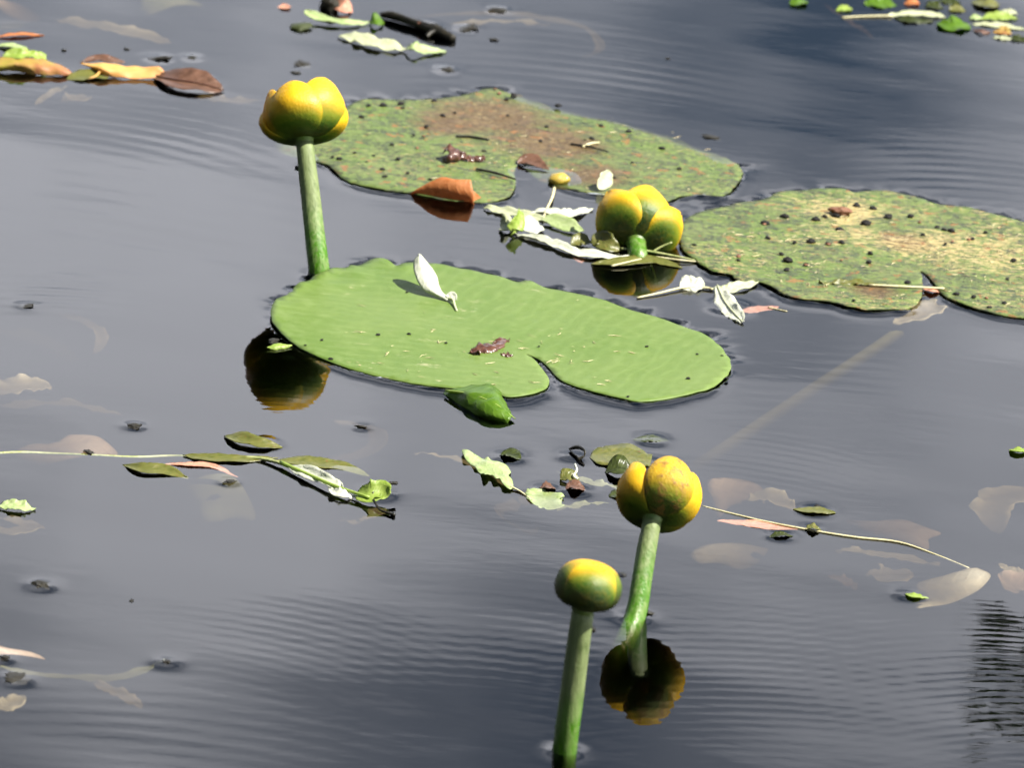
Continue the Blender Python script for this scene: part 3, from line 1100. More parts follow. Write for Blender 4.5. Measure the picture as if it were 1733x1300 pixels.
def hub(parent, frame, R, H, r0_):
    """swollen base that joins the sepals to the stalk, and the ovary inside"""
    prof = [(r0_ * 0.95, -0.002), (r0_ * 1.15, 0.0005), (R * 0.36, H * 0.07), (R * 0.42, H * 0.16), (R * 0.40, H * 0.35), (R * 0.34, H * 0.50),
            (R * 0.42, H * 0.56), (R * 0.25, H * 0.59), (0.0002, H * 0.58)]
    seg, V, F = 20, [], []
    for (r, z) in prof:
        for j in range(seg):
            th = 2 * math.pi * j / seg
            V.append(frame @ Vector((r * math.cos(th), r * math.sin(th), z)))
    for i in range(len(prof) - 1):
        for j in range(seg):
            k = (j + 1) % seg
            F.append((i * seg + j, i * seg + k, (i + 1) * seg + k, (i + 1) * seg + j))
    return make('ovary', V, F, M['core'], parent)


M['sep1'] = sepal_mat('sepal_yellow_green', 0.34, 0.08)
M['sep2'] = sepal_mat('sepal_yellow', 0.22, 0.10)
M['sep2w'] = sepal_mat('sepal_worn', 0.30, 0.05, (0.74, 0.47, 0.02), worn=True)
M['sep3'] = sepal_mat('sepal_bud', 0.70, 0.30)
M['sep4'] = sepal_mat('sepal_drooping', 0.40, 0.42)
M['stem1'] = stem_mat('stalk_green', (0.055, 0.165, 0.006), (0.15, 0.19, 0.075), 0.024, 0.03)


def pond_lily(label, contact, tip, tip_z, axis, under, r_low, r_high, spec, R, H, cat='flower', mid_shift=0.0, tilt_spin=0.0):
    base = at(*contact)
    top = at(tip[0], tip[1], tip_z * 0.01)
    e = empty('pond_lily', base, label, cat)
    mid = (base + top) / 2 + Vector((mid_shift, 0, 0))
    pts = [Vector(p) for p in under[::-1]] + [base, mid, top]
    pts, rr = evened(pts, [r_low * 1.1] * len(under) + [r_low, (r_low + r_high) / 2, r_high], 0.03)
    tube('stalk', pts, rr, M['stem1'], e, seg=18, n=len(pts) * 5, wob=0.05)
    fr = flower_frame(top, axis, tilt_spin)
    hub(e, fr, R, H, r_high)
    for i, kw in enumerate(spec):
        kw = dict(kw)
        kw.setdefault('seed', i + 1)
        phi = rad(kw.pop('phi'))
        mat = M[kw.pop('mat')]
        sepal(e, fr, phi, R, H, kw.pop('cup', 0.82) * R, rad(kw.pop('half', 62)), mat, r_high * 0.5, kw.pop('tip', 0.15) * R, **kw)
    return e


# tall flower with green-bottomed yellow sepals
pond_lily('tall yellow pond lily flower with green-backed sepals behind the clean pad', (540, 460), (515, 236), 6.2,
          (-0.12, 0.60, 0.79), [at(552, 552, -0.03), at(575, 700, -0.25), at(570, 790, -0.54)], 0.0058, 0.0047,
          [dict(phi=-10, mat='sep1', half=74, cup=0.74, lift=0.0020, close=0.82, tip=0.42, hs=0.90),
           dict(phi=58, mat='sep1', half=78, cup=0.80, lift=0.0002, close=0.88, tip=0.35, hs=0.99),
           dict(phi=-72, mat='sep2', half=66, cup=0.70, lift=-0.0008, close=0.80, tip=0.4, hs=0.92),
           dict(phi=126, mat='sep2', half=74, cup=0.84, lift=0.0016, close=0.78, tip=0.5, hs=0.86),
           dict(phi=-128, mat='sep2', half=76, cup=0.86, lift=0.0024, close=0.74, tip=0.6, hs=0.84)], 0.0222, 0.0335)
# lobed flower with the scarred middle sepal
pond_lily('lobed yellow pond lily flower with a scarred middle sepal', (1074, 1046), (1104, 880), 3.9,
          (0.14, 0.80, 0.58), [at(1040, 1120, -0.016), at(1010, 1190, -0.038), at(965, 1300, -0.09), at(900, 1500, -0.3), at(880, 1600, -0.54)],
          0.0052, 0.0044,
          [dict(phi=8, mat='sep2w', half=78, cup=0.66, lift=0.0026, close=0.86, tip=0.35, hs=0.95),
           dict(phi=76, mat='sep2', half=76, cup=0.70, lift=0.0002, close=0.84, tip=0.4, hs=1.0),
           dict(phi=-68, mat='sep2', half=72, cup=0.62, lift=0.0008, close=0.80, tip=0.45, hs=0.86),
           dict(phi=150, mat='sep2', half=70, cup=0.76, close=0.8, tip=0.5, hs=0.9),
           dict(phi=-140, mat='sep2', half=70, cup=0.76, close=0.8, tip=0.5, hs=0.9)], 0.0196, 0.031)
# closed round bud
pond_lily('small closed round pond lily bud, green with a yellow top', (955, 1272), (987, 1030), 7.0,
          (0.14, 0.14, 0.97), [at(945, 1330, -0.02), at(930, 1440, -0.12), at(920, 1640, -0.54)], 0.0056, 0.0050,
          [dict(phi=4, mat='sep3', half=74, lift=0.0009, cup=0.92, tip=0.0, close=0.995), dict(phi=84, mat='sep3', half=80, cup=0.95, tip=0.0, close=0.995),
           dict(phi=-84, mat='sep3', half=80, cup=0.95, tip=0.0, close=0.995), dict(phi=150, mat='sep3', half=76, cup=0.95, tip=0.0, close=0.995),
           dict(phi=-150, mat='sep3', half=76, cup=0.95, tip=0.0, close=0.995)], 0.0138, 0.0215, cat='flower bud')
# drooping flower half in the water, its stalk end towards the camera
pond_lily('drooping pond lily flower lying half in the water between the pads', (1080, 436), (1076, 412), 0.42,
          (0.02, 0.95, 0.26), [at(1091, 468, -0.010), at(1105, 505, -0.022), at(1130, 580, -0.05), at(1120, 700, -0.12), at(1135, 760, -0.2), at(1150, 900, -0.54)],
          0.0054, 0.0052,
          [dict(phi=14, mat='sep4', half=84, cup=0.86, tip=0.62, close=0.80, lift=0.0012, seed=3, tipexp=2.6),
           dict(phi=78, mat='sep4', half=78, cup=0.78, tip=0.95, close=0.68, lift=0.0040, hs=0.95, seed=4, tipexp=1.8),
           dict(phi=-50, mat='sep4', half=82, cup=0.86, tip=0.92, close=0.70, lift=0.0034, seed=6, tipexp=1.8),
           dict(phi=138, mat='sep4', half=66, cup=0.75, tip=0.5), dict(phi=-120, mat='sep4', half=72, cup=0.8, tip=0.6)], 0.0205, 0.034, cat='flower')


# ------------------------------------------------------------------ things on the water
def leaf(name, label, cat, pts, width, mat, group=None, midrib=None, stalk=None, **kw):
    """a single leaf: blade, and where it shows a midrib or a stalk"""
    P = P3(pts)
    if not (midrib or stalk):
        o = ribbon(name, pts, width, M[mat], None, **kw)
        return tag(o, label, cat, group)
    e = empty(name, P[0], label, cat, group)
    bl = ribbon('blade', pts, width, M[mat], e, **kw)
    if midrib:
        Q = [p + Vector((0, 0, 0.0004)) for p in P]
        tube('midrib', Q, [0.0006, 0.0003], M[midrib], bl, seg=6)
    if stalk:
        smat, spts, sr = stalk
        tube('stalk', P3(spts), sr, M[smat], e, seg=6)
    return e


def piece(name, label, cat, outline, z, mat, group=None, **kw):
    return tag(sheet(name, outline, z, M[mat], None, **kw), label, cat, group)


# orange curled leaf with its mirror image
e = empty('dead_leaf', at(750, 340), 'orange curled dead leaf standing on the water by the old pad', 'leaf')
loft('blade', [[(692, 331, -0.05), (720, 335, -0.05), (760, 341, -0.05), (801, 347, -0.05)],
               [(698, 325, .25), (728, 318, .6), (765, 322, .68), (801, 329, .58)],
               [(708, 318, .5), (743, 301, 1.15), (771, 304, 1.2), (797, 305, 1.22)],
               [(716, 316, .42), (748, 303, .95), (774, 307, .95), (796, 310, .9)]], M['orange'], e, wavy=0.04, seed=3)
loft('blade_lobe', [[(801, 347, -0.03), (806, 343, 0.0), (818, 339, 0.02)], [(800, 335, .3), (806, 332, .3), (815, 335, .12)],
                    [(800, 322, .62), (805, 326, .5), (813, 333, .2)]], M['orange'], e, nu=12, nv=8, wavy=0.02)

# white leaf standing on the clean pad
e = empty('willow_leaf', at(768, 514, 0.0014), 'white curled leaf standing on the clean green pad', 'leaf')
loft('blade', [[(707, 430, 1.75), (699, 443, 1.45), (702, 466, 1.0), (715, 489, .5), (737, 501, .25), (757, 509, .18)],
               [(709, 429, 1.85), (711, 443, 1.55), (720, 467, 1.05), (731, 488, .6), (744, 499, .36), (759, 506, .26)],
               [(712, 430, 1.75), (723, 443, 1.4), (739, 466, .95), (744, 484, .55), (750, 495, .34), (760, 502, .24)]], M['white'], e, nu=28, nv=9, wavy=0.03, seed=2)
ribbon('blade_base', [(755, 506, .22), (765, 500, .4), (772, 508, .25)], 0.45, M['white'], e, bank=40, cup=0.3, ends=(.3, .1))
tube('stalk', P3([(756, 505, .24), (766, 507, .3), (769, 516, .2), (773, 526, .16)]), [0.0009, 0.0006], M['pale'], e, seg=6)

# fresh green leaf at the rim of the clean pad
e = empty('green_leaf', at(812, 680), 'crumpled fresh green leaf hanging over the near rim of the clean pad', 'leaf')
bl = loft('blade', [[(750, 667, 0.0), (782, 690, -0.05), (815, 708, -0.1), (856, 718, -0.1)],
               [(758, 662, .22), (792, 679, .35), (826, 697, .35), (862, 711, .12)],
               [(772, 658, .42), (806, 664, .75), (838, 676, .75), (866, 706, .2)],
               [(796, 653, .42), (826, 650, .62), (846, 662, .55), (871, 708, .12)]], M['green'], e, nv=16, wavy=0.10, seed=5)
tube('midrib', P3([(754, 661, .25), (798, 668, .60), (838, 684, .62), (872, 709, .12)]), [0.0007, 0.0003], M['lime'], bl, seg=6)

# small curl under the left rim of the clean pad
leaf('willow_leaf', 'small curled green leaf scrap at the clean pad\'s tip, over the flower reflection', 'leaf', [(452, 588, .12), (470, 585, .2), (494, 584, .15)], 0.5,
     'lime', bank=30, cup=-0.5, seed=4)

# silvery willow leaves in the gap between the pads
leaf('willow_leaf', 'broad silvery white willow leaf floating beside the clean pad', 'leaf',
     [(1214, 484, .16), (1226, 510, .14), (1240, 528, .12), (1256, 545, .1)], 1.15, 'white', midrib='pale', bank=22, cup=0.15, wavy=0.12, profile=0.55,
     ends=(.10, .2), seed=1)
tube_l = leaf('willow_leaf', 'short silvery willow leaf with a straw stalk, near the littered pad', 'leaf',
              [(1150, 487, .05), (1165, 483, .15), (1180, 482, .2), (1193, 486, .12)], 1.3, 'white', bank=25, cup=0.2, wavy=0.08, seed=6,
              stalk=('strawtwig', [(1078, 504, .05), (1115, 496, .1), (1160, 486, .12), (1195, 487, .1), (1206, 490, .08)], [0.0005, 0.0008]))
leaf('willow_leaf', 'narrow pale willow leaf touching the rim of the littered pad', 'leaf', [(1203, 488, .1), (1230, 490, .14), (1255, 484, .2), (1284, 477, .2)], 0.75,
     'pale', bank=20, cup=0.2, wavy=0.06, seed=7)
leaf('willow_leaf', 'reddish narrow leaf beside the broad silvery leaf', 'leaf', [(1255, 529, -.08), (1280, 524, -.06), (1318, 519, -.04)], 0.9, 'pinkleaf', cup=0.1,
     stalk=('strawtwig', [(1300, 520, .02), (1332, 527, .03)], [0.0004, 0.0003]))

# tangle of willow leaves left of the drooping flower
leaf('willow_leaf', 'lime green folded willow leaf standing in the tangle by the drooping flower', 'leaf', [(880, 356, 1.1), (877, 372, .7), (870, 388, .3), (866, 398, -.2)], 1.0, 'lime',
     bank=65, cup=0.4, profile=0.35, ends=(.5, .3), seed=8)
leaf('willow_leaf', 'long pale willow leaf trailing from the orange leaf', 'leaf', [(818, 351, .1), (850, 357, .14), (890, 366, .2), (935, 376, .15)], 0.85, 'pale', bank=15, cup=0.3, wavy=0.12, seed=9)
leaf('willow_leaf', 'white wavy willow leaf crossed by a bent stalk', 'leaf', [(888, 358, .14), (930, 360, .2), (965, 362, .15), (1003, 353, .1)], 0.8, 'white', bank=15, cup=0.3, wavy=0.15, seed=10,
     stalk=('strawtwig', [(938, 318, .1), (934, 335, .22), (926, 352, .3), (918, 372, .1)], [0.0009, 0.0006]))
leaf('willow_leaf', 'light green willow leaf ending against the drooping flower', 'leaf', [(915, 370, .2), (940, 374, .25), (965, 384, .2), (988, 390, .12)], 1.1, 'lightgreen', bank=25, cup=0.2, seed=11)
leaf('willow_leaf', 'small round silvery leaf curl in the willow tangle', 'leaf', [(847, 384, .1), (858, 380, .3), (868, 379, .2)], 1.1, 'pale', bank=40, cup=0.6, profile=0.5, ends=(.3, .3), seed=12)
leaf('willow_leaf', 'short silvery leaf behind the lime folded leaf', 'leaf', [(885, 388, .15), (900, 384, .22), (913, 380, .2)], 1.3, 'white', bank=30, cup=0.4, profile=0.5, ends=(.3, .3), seed=13)
leaf('willow_leaf', 'long white willow leaf trailing below the drooping flower', 'leaf', [(872, 396, .12), (905, 403, .12), (945, 415, .15), (985, 428, .15), (1040, 435, .12), (1075, 434, .08)], 0.75, 'white',
     bank=15, cup=0.3, wavy=0.2, seed=14)
leaf('willow_leaf', 'olive brown leaf curl in front of the drooping flower', 'leaf', [(1002, 414, .15), (1014, 405, .45), (1030, 414, .35), (1049, 423, .1)], 1.0, 'olive', bank=45, cup=0.4, profile=0.5, ends=(.35, .1), seed=15)
leaf('willow_leaf', 'wet yellowish leaf tip beside the olive brown curl', 'leaf', [(966, 414, .03), (982, 408, .15), (1000, 411, .15)], 0.9, 'olive', bank=25, cup=0.4, seed=16)
leaf('willow_leaf', 'long olive leaf floating below the drooping flower', 'leaf', [(1000, 447, .05), (1050, 444, .12), (1105, 441, .1), (1155, 453, .05)], 1.0, 'olive', bank=8, cup=0.2, seed=17)
leaf('willow_leaf', 'pinkish leaf fragment hanging below the long white leaf', 'leaf', [(968, 428, .0), (978, 436, -.1), (984, 445, -.15)], 0.7, 'pinkleaf', cup=0.2)
leaf('willow_leaf', 'small cream leaf lying on the rim of the old pad above the drooping flower', 'leaf', [(1033, 290, .9), (1024, 304, .55), (1012, 318, .3)], 0.9, 'pale', bank=55, cup=0.3, profile=0.5, ends=(.05, .25), seed=18)
tag(tube('grass_stalk', P3([(1050, 421, .15), (1090, 424, .25), (1130, 431, .2), (1180, 441, .1)]), [0.0008, 0.0007, 0.0005], M['twig'], seg=6),
    'thin green stalk lying across the front of the drooping flower', 'stalk')
tag(tube('grass_stalk', P3([(1106, 425, .25), (1120, 417, .5), (1137, 410, .75)]), [0.0006, 0.0005], M['twig'], seg=6),
    'short green stalk rising to the tip of a drooping sepal', 'stalk')
tag(tube('grass_stalk', P3([(1035, 450, .1), (1060, 444, .2), (1085, 438, .15)]), [0.0006, 0.0004], M['strawtwig'], seg=6),
    'short straw stalk on the long olive leaf', 'stalk')
tag(tube('grass_stalk', P3([(1110, 435, .12), (1150, 440, .15), (1182, 443, .1)]), [0.0006, 0.0004], M['strawtwig'], seg=6),
    'straw stalk pointing from the drooping flower to the littered pad', 'stalk')

# twig with leaves, left
e = empty('willow_twig', at(300, 770, 0.0005), 'long floating willow twig with leaves and a lime green tip', 'twig')
tube('stem', P3([(-20, 769, -.10), (30, 766, -.04), (90, 768, -.16), (160, 771, -.08), (230, 774, -.05), (290, 772, -.18), (350, 774, .0), (430, 775, .08), (480, 785, .2)]), [0.0008, 0.0007, 0.0007, 0.0008, 0.001], M['twig'], e, seg=8, n=40)
tube('stem_tip', P3([(475, 783, .2), (520, 803, .25), (570, 824, .3), (625, 842, .3)]), [0.0012, 0.0010, 0.0007], M['lime'], e, seg=8)
ribbon('leaf_blade', [(488, 790, .2), (520, 800, .3), (560, 817, .3), (580, 826, .2)], 0.9, M['white'], e, bank=28, cup=0.25, wavy=0.1, seed=3)
ribbon('leaf_blade', [(555, 825, .2), (575, 836, .22), (602, 840, .12)], 0.6, M['white'], e, bank=20, cup=0.25, wavy=0.1, seed=4)
ribbon('leaf_blade', [(605, 833, .25), (625, 836, .35), (645, 834, .4), (655, 842, .3)], 1.3, M['lime'], e, bank=35, cup=0.45, profile=0.5, ends=(.15, .5), seed=5)
ribbon('leaf_blade', [(465, 780, .06), (520, 783, .05), (570, 788, .0), (625, 806, -.1)], 1.2, M['olive'], e, bank=5, cup=0.15, seed=6)
ribbon('leaf_blade', [(310, 770, .05), (350, 775, .1), (400, 778, .08), (470, 775, .05)], 0.8, M['olive'], e, bank=8, cup=0.2, seed=7)
tube('bud_stalk', P3([(630, 836, .35), (640, 825, .55), (650, 819, .7), (672, 818, .7)]), [0.0006, 0.0006, 0.0006, 0.001], M['darktwig'], e, seg=6)
tube('bud_stalk', P3([(632, 846, .25), (642, 862, .1), (655, 868, .08), (668, 872, .08)]), [0.0006, 0.0006, 0.0006, 0.001], M['darktwig'], e, seg=6)
leaf('willow_leaf', 'dark and yellow willow leaf floating above the long twig', 'leaf', [(380, 738, .05), (405, 743, .18), (440, 752, .15), (478, 757, .03)], 1.0, 'olive', bank=15, cup=0.35, seed=20)
leaf('willow_leaf', 'olive and brown willow leaf floating below the long twig', 'leaf', [(208, 787, .0), (240, 794, .12), (280, 798, .08), (318, 810, -.05)], 0.9, 'olive', bank=15, cup=0.3, seed=21)
leaf('willow_leaf', 'pink narrow leaf floating just under the long twig', 'leaf', [(275, 786, -.04), (320, 786, .03), (360, 790, .0), (402, 808, -.15)], 0.6, 'pinkleaf', cup=0.2, seed=22)
leaf('willow_leaf', 'tiny pale green leaf floating alone beside open water', 'leaf', [(-6, 857, .08), (18, 857, .15), (40, 859, .15), (60, 862, .05)], 0.75, 'lightgreen', bank=15, cup=0.3, wavy=0.1, seed=23)

# oak-shaped leaf, middle
e = empty('wavy_leaf', at(826, 796), 'light green wavy-edged leaf floating alone below the clean pad', 'leaf')
sheet('blade', [(782, 763), (790, 761), (806, 768), (818, 772), (826, 771), (834, 776), (846, 780), (860, 788), (865, 797), (860, 806), (867, 812),
                (869, 821), (864, 827), (852, 822), (846, 812), (838, 812), (830, 804), (820, 808), (814, 799), (806, 792), (797, 783), (786, 776)], 0.15,
      M['lightgreen'], e, spacing=0.0022, rough_z=0.25, freq=110, thick=0.0004, smooth_n=110)
tube('stalk', P3([(864, 824, .1), (880, 832, .05), (898, 845, .0)]), [0.0006, 0.0004], M['strawtwig'], e, seg=6)

# autumn leaves at the far left
e = empty('autumn_leaf', at(60, 118), 'patchy green and orange autumn leaf under a yellow-green curl', 'leaf')
loft('blade', [[(-10, 121, .02), (30, 121, .05), (75, 127, .05), (126, 128, .05)], [(-6, 107, .5), (35, 108, .55), (78, 112, .5), (124, 124, .15)],
               [(0, 98, .6), (40, 97, .7), (78, 101, .55), (114, 116, .2)]], M['patchy'], e, nu=30, wavy=0.12, seed=2)
leaf('autumn_leaf', 'yellow-green curled leaf lying on the patchy autumn leaf', 'leaf', [(6, 99, .55), (25, 93, .75), (50, 92, .75), (78, 98, .5)], 0.9, 'lime', bank=25, cup=0.3, wavy=0.15, profile=0.4, ends=(.3, .3), seed=3)
e = empty('autumn_leaf', at(205, 125), 'yellow and orange dead leaf in the floating leaf row', 'leaf')
loft('blade', [[(150, 112, .35), (185, 128, .1), (225, 132, .06), (282, 131, .08)], [(138, 108, .5), (180, 116, .5), (225, 121, .3), (282, 127, .2)],
               [(136, 106, .45), (175, 106, .65), (220, 112, .5), (268, 112, .6)]], M['yellow'], e, nu=30, wavy=0.10, seed=6)
tube('stalk', P3([(171, 118, .3), (162, 128, .2), (148, 133, .1)]), [0.0008, 0.0005], M['yellow'], e, seg=6)
leaf('autumn_leaf', 'dull olive brown leaf wedged between the two autumn leaves', 'leaf', [(112, 134, -.02), (135, 129, .1), (160, 127, .12), (185, 130, .02)], 1.3, 'olive', bank=8, cup=0.2, seed=24)
leaf('autumn_leaf', 'rust-edged leaf rim behind the yellow and orange dead leaf', 'leaf', [(136, 105, .25), (165, 99, .4), (190, 103, .35), (212, 105, .2)], 0.8, 'brownleaf', bank=10, cup=0.3, seed=25)
leaf('autumn_leaf', 'dark brown wet leaf with slanting veins at the end of the leaf row', 'leaf', [(262, 128, .1), (295, 135, .3), (340, 142, .3), (378, 152, .08)], 2.1, 'brownleaf', midrib='wetbrown', bank=18, cup=0.25, profile=0.6, seed=26)
leaf('autumn_leaf', 'thin orange leaf edge floating beyond the leaf row', 'leaf', [(-6, 62, .05), (30, 58, .1), (75, 59, .02)], 0.5, 'orange', cup=0.3, seed=27)
leaf('willow_leaf', 'thin lime leaf edge floating just beyond the patchy autumn leaf', 'leaf', [(-8, 77, .05), (20, 78, .08), (48, 82, .0)], 0.7, 'lightgreen', cup=0.3, seed=28)

# flotsam at the top
e = empty('floating_stick', at(710, 50), 'dark wet stick floating among leaves beyond the tall flower', 'stick')
tube('wood', P3([(645, 24, .2), (665, 26, .3), (700, 38, .28), (735, 50, .28), (768, 66, .12)]), [0.0016, 0.0030, 0.0024, 0.0036, 0.0022], M['darktwig'], e, seg=10, wob=0.3)
tube('knot', P3([(700, 42, .2), (705, 38, .35), (712, 40, .4)]), [0.0012, 0.0016], M['rust'], e, seg=7)
tube('knot', P3([(722, 62, .05), (728, 56, .2), (736, 52, .3)]), [0.0014, 0.0018], M['darktwig'], e, seg=7)
leaf('willow_leaf', 'curved pale green willow leaf pointing at the dark stick', 'leaf', [(517, 16, .5), (526, 24, .35), (550, 33, .2), (590, 39, .15), (628, 37, .1)], 0.8, 'lightgreen', bank=12, cup=0.3, wavy=0.08, seed=30)
leaf('willow_leaf', 'long pale wavy willow leaf floating near the dark stick', 'leaf', [(572, 60, .1), (610, 66, .2), (650, 76, .2), (690, 83, .15)], 1.35, 'pale', bank=12, cup=0.2, wavy=0.15, seed=31)
leaf('willow_leaf', 'pale green curled leaf end beyond the long wavy leaf', 'leaf', [(688, 82, .2), (700, 79, .4), (720, 86, .15), (755, 87, .05)], 0.9, 'lightgreen', bank=20, cup=0.3, wavy=0.1, seed=32)
leaf('willow_leaf', 'small green leaf tip against the dark stick', 'leaf', [(626, 40, .05), (637, 34, .3), (650, 39, .05)], 0.9, 'green', bank=30, cup=0.3, seed=33)
leaf('autumn_leaf', 'reddish brown leaf standing beside the black floating lump', 'leaf', [(568, 4, .4), (582, 8, .4), (596, 16, .05)], 1.2, 'pinkleaf', bank=40, cup=0.3, profile=0.5, ends=(.4, .1), seed=34)
place_blob('floating_lump', blob_mesh('lump', 3, 3, 0.5), 558, 6, 0.3, (0.55, 0.7, 0.6), M['darktwig'], label='black wet lump floating by the reddish brown leaf', cat='debris')
place_blob('floating_lump', blob_mesh('lump', 5, 3, 0.4), 508, 46, 0.02, (0.65, 0.6, 0.22), M['dark'], label='dark green leaf clump floating near the curved pale leaf', cat='debris')
leaf('willow_leaf', 'small pinkish leaf at the end of the curved pale green leaf', 'leaf', [(470, 12, .0), (482, 12, .02), (492, 10, .1)], 1.0, 'pinkleaf', cup=0.2, seed=35)

# top right leaves
TOPR = [('small lime leaf floating ahead of the far leaf drift', [(1415, 17, .05), (1430, 14, .1), (1442, 14, .05)], 0.7, 'lime'),
        ('pale straw leaf spray leading the far leaf drift', [(1500, 27, .05), (1530, 23, .1), (1580, 25, .1), (1600, 29, .02)], 0.6, 'pale'),
        ('dark green leaf floating under the straw leaf spray', [(1515, 30, .02), (1540, 34, .08), (1580, 36, .02)], 0.8, 'dark'),
        ('glossy oval green leaf in the far leaf drift', [(1585, 39, .05), (1605, 42, .15), (1625, 42, .15), (1640, 42, .05)], 1.7, 'green'),
        ('bright yellow-green leaf in the far leaf drift', [(1662, 31, .05), (1690, 27, .15), (1722, 31, .05)], 0.9, 'lime'),
        ('dark green leaf patch at the far end of the drift', [(1462, 6, .02), (1485, 5, .1), (1518, 8, .02)], 1.3, 'green'),
        ('reddish leaf scrap in the far leaf drift', [(1530, 6, .02), (1545, 3, .15), (1556, 6, .05)], 0.8, 'orange'),
        ('orange-spotted leaf scrap behind the yellow-green leaf', [(1680, 54, .0), (1700, 53, .1), (1712, 56, .02)], 0.9, 'patchy'),
        ('brown wet leaf heap beyond the yellow-green leaf', [(1645, 2, .02), (1668, 4, .2), (1690, 6, .05)], 1.5, 'olive'),
        ('thin pale leaf trailing past the glossy oval leaf', [(1645, 40, .02), (1690, 43, .04), (1740, 50, .02)], 0.6, 'pale'),
        ('green leaf tip beyond the open water', [(1336, 2, .1), (1350, 3, .15), (1362, 0, .1)], 1.1, 'green'),
        ('small dark leaf with a glint beyond the straw leaf spray', [(1565, 11, .02), (1580, 9, .12), (1596, 13, .02)], 0.9, 'dark'),
        ('dull green leaf bit behind the glossy oval leaf', [(1606, 18, .02), (1620, 15, .1), (1634, 18, .02)], 0.8, 'olive'),
        ('long black leaf floating at the far edge of the drift', [(1590, 0, .03), (1605, 2, .06), (1625, 6, .02)], 0.9, 'dark'),
        ('blackish leaf sliver trailing the orange-spotted scrap', [(1708, 63, .02), (1722, 65, .08), (1738, 68, .02)], 0.7, 'dark'),
        ('pale green leaf sliver in front of the orange-spotted scrap', [(1680, 63, .02), (1697, 64, .05), (1712, 66, .02)], 0.4, 'pale'),
        ('straw leaf bit beside the bright yellow-green leaf', [(1693, 18, .02), (1708, 20, .06), (1722, 22, .02)], 0.6, 'pale'),
        ('brown twiggy scrap between oval leaf and orange-spotted scrap', [(1648, 50, .02), (1662, 53, .1), (1676, 54, .02)], 0.5, 'brownleaf'),
        ('pale leaf tip touching the glossy oval leaf', [(1640, 31, .02), (1652, 29, .1), (1662, 30, .02)], 0.6, 'lightgreen')]
for i, (lb, pts, w, m) in enumerate(TOPR):
    leaf('drift_leaf', lb, 'leaf', pts, w, m, group='leaves of the far leaf drift', bank=14, cup=0.25, wavy=0.08, seed=40 + i)
tag(tube('straw_stalk', P3([(1425, 29, .03), (1460, 27, .05), (1510, 26, .08)]), [0.0005, 0.0007], M['strawtwig'], seg=6), 'straight pale stalk lying before the straw leaf spray', 'stalk')

# middle cluster by the lobed flower
leaf('willow_leaf', 'dark grey-green broad leaf awash behind the lobed flower', 'leaf', [(1000, 770, .0), (1030, 772, .06), (1070, 776, .06), (1102, 780, .04)], 2.6, 'olive', bank=3, cup=0.1, profile=0.4, ends=(.3, .6), seed=50)
leaf('willow_leaf', 'glossy dark green leaf tip touching the lobed flower', 'leaf', [(1024, 799, .02), (1048, 794, .25), (1074, 800, .05)], 1.6, 'dark', bank=15, cup=0.4, seed=51)
e = empty('leaf_loop', at(976, 770), 'black curled leaf stalk loop standing on the water', 'stalk')
tube('loop', P3([(964, 760, .1), (978, 757, .35), (989, 763, .4), (988, 772, .2), (978, 778, .02)]), [0.0006, 0.0012, 0.0006, 0.0004, 0.001], M['darktwig'], e, seg=6)
tube('strand', P3([(965, 762, .15), (972, 770, .1), (984, 778, .02)]), [0.0004, 0.0004], M['darktwig'], e, seg=6)
leaf('willow_leaf', 'pale yellow-green leaf sinking below the brown scraps', 'leaf', [(926, 832, .0), (922, 848, -.12), (938, 862, -.25)], 1.9, 'lightgreen', cup=0.2, wavy=0.1, profile=0.4, ends=(.2, .6), seed=52)
leaf('willow_leaf', 'yellow-green scrap with a white curl, above the brown scraps', 'leaf', [(948, 812, .02), (962, 806, .2), (980, 812, .05)], 1.0, 'olive', bank=15, cup=0.3, seed=53,
     stalk=('white', [(973, 786, .25), (976, 796, .25), (971, 806, .25), (978, 811, .15)], [0.0006, 0.0008]))
leaf('autumn_leaf', 'brown leaf scrap awash above the sinking yellow-green leaf', 'leaf', [(914, 826, .02), (926, 824, .12), (940, 827, .0)], 0.9, 'brownleaf', cup=0.3, seed=54)
leaf('autumn_leaf', 'rusty leaf scrap awash next to the lobed flower', 'leaf', [(956, 828, .0), (972, 824, .14), (990, 830, .0)], 1.1, 'rust' if False else 'brownleaf', cup=0.3, seed=55)
leaf('willow_leaf', 'dark oval leaf floating beyond the wavy-edged leaf', 'leaf', [(845, 770, .0), (862, 770, .08), (882, 778, .0)], 1.1, 'dark', cup=0.3, seed=56)
leaf('willow_leaf', 'small dark leaf floating alone above the lobed flower', 'leaf', [(1070, 745, -.03), (1100, 743, .0), (1132, 746, -.03)], 0.9, 'dark', cup=0.1, seed=57)
leaf('willow_leaf', 'dark green leaf tip under the side lobe of the lobed flower', 'leaf', [(1030, 841, .0), (1048, 838, .06), (1064, 842, .0)], 1.0, 'dark', cup=0.2, seed=58)

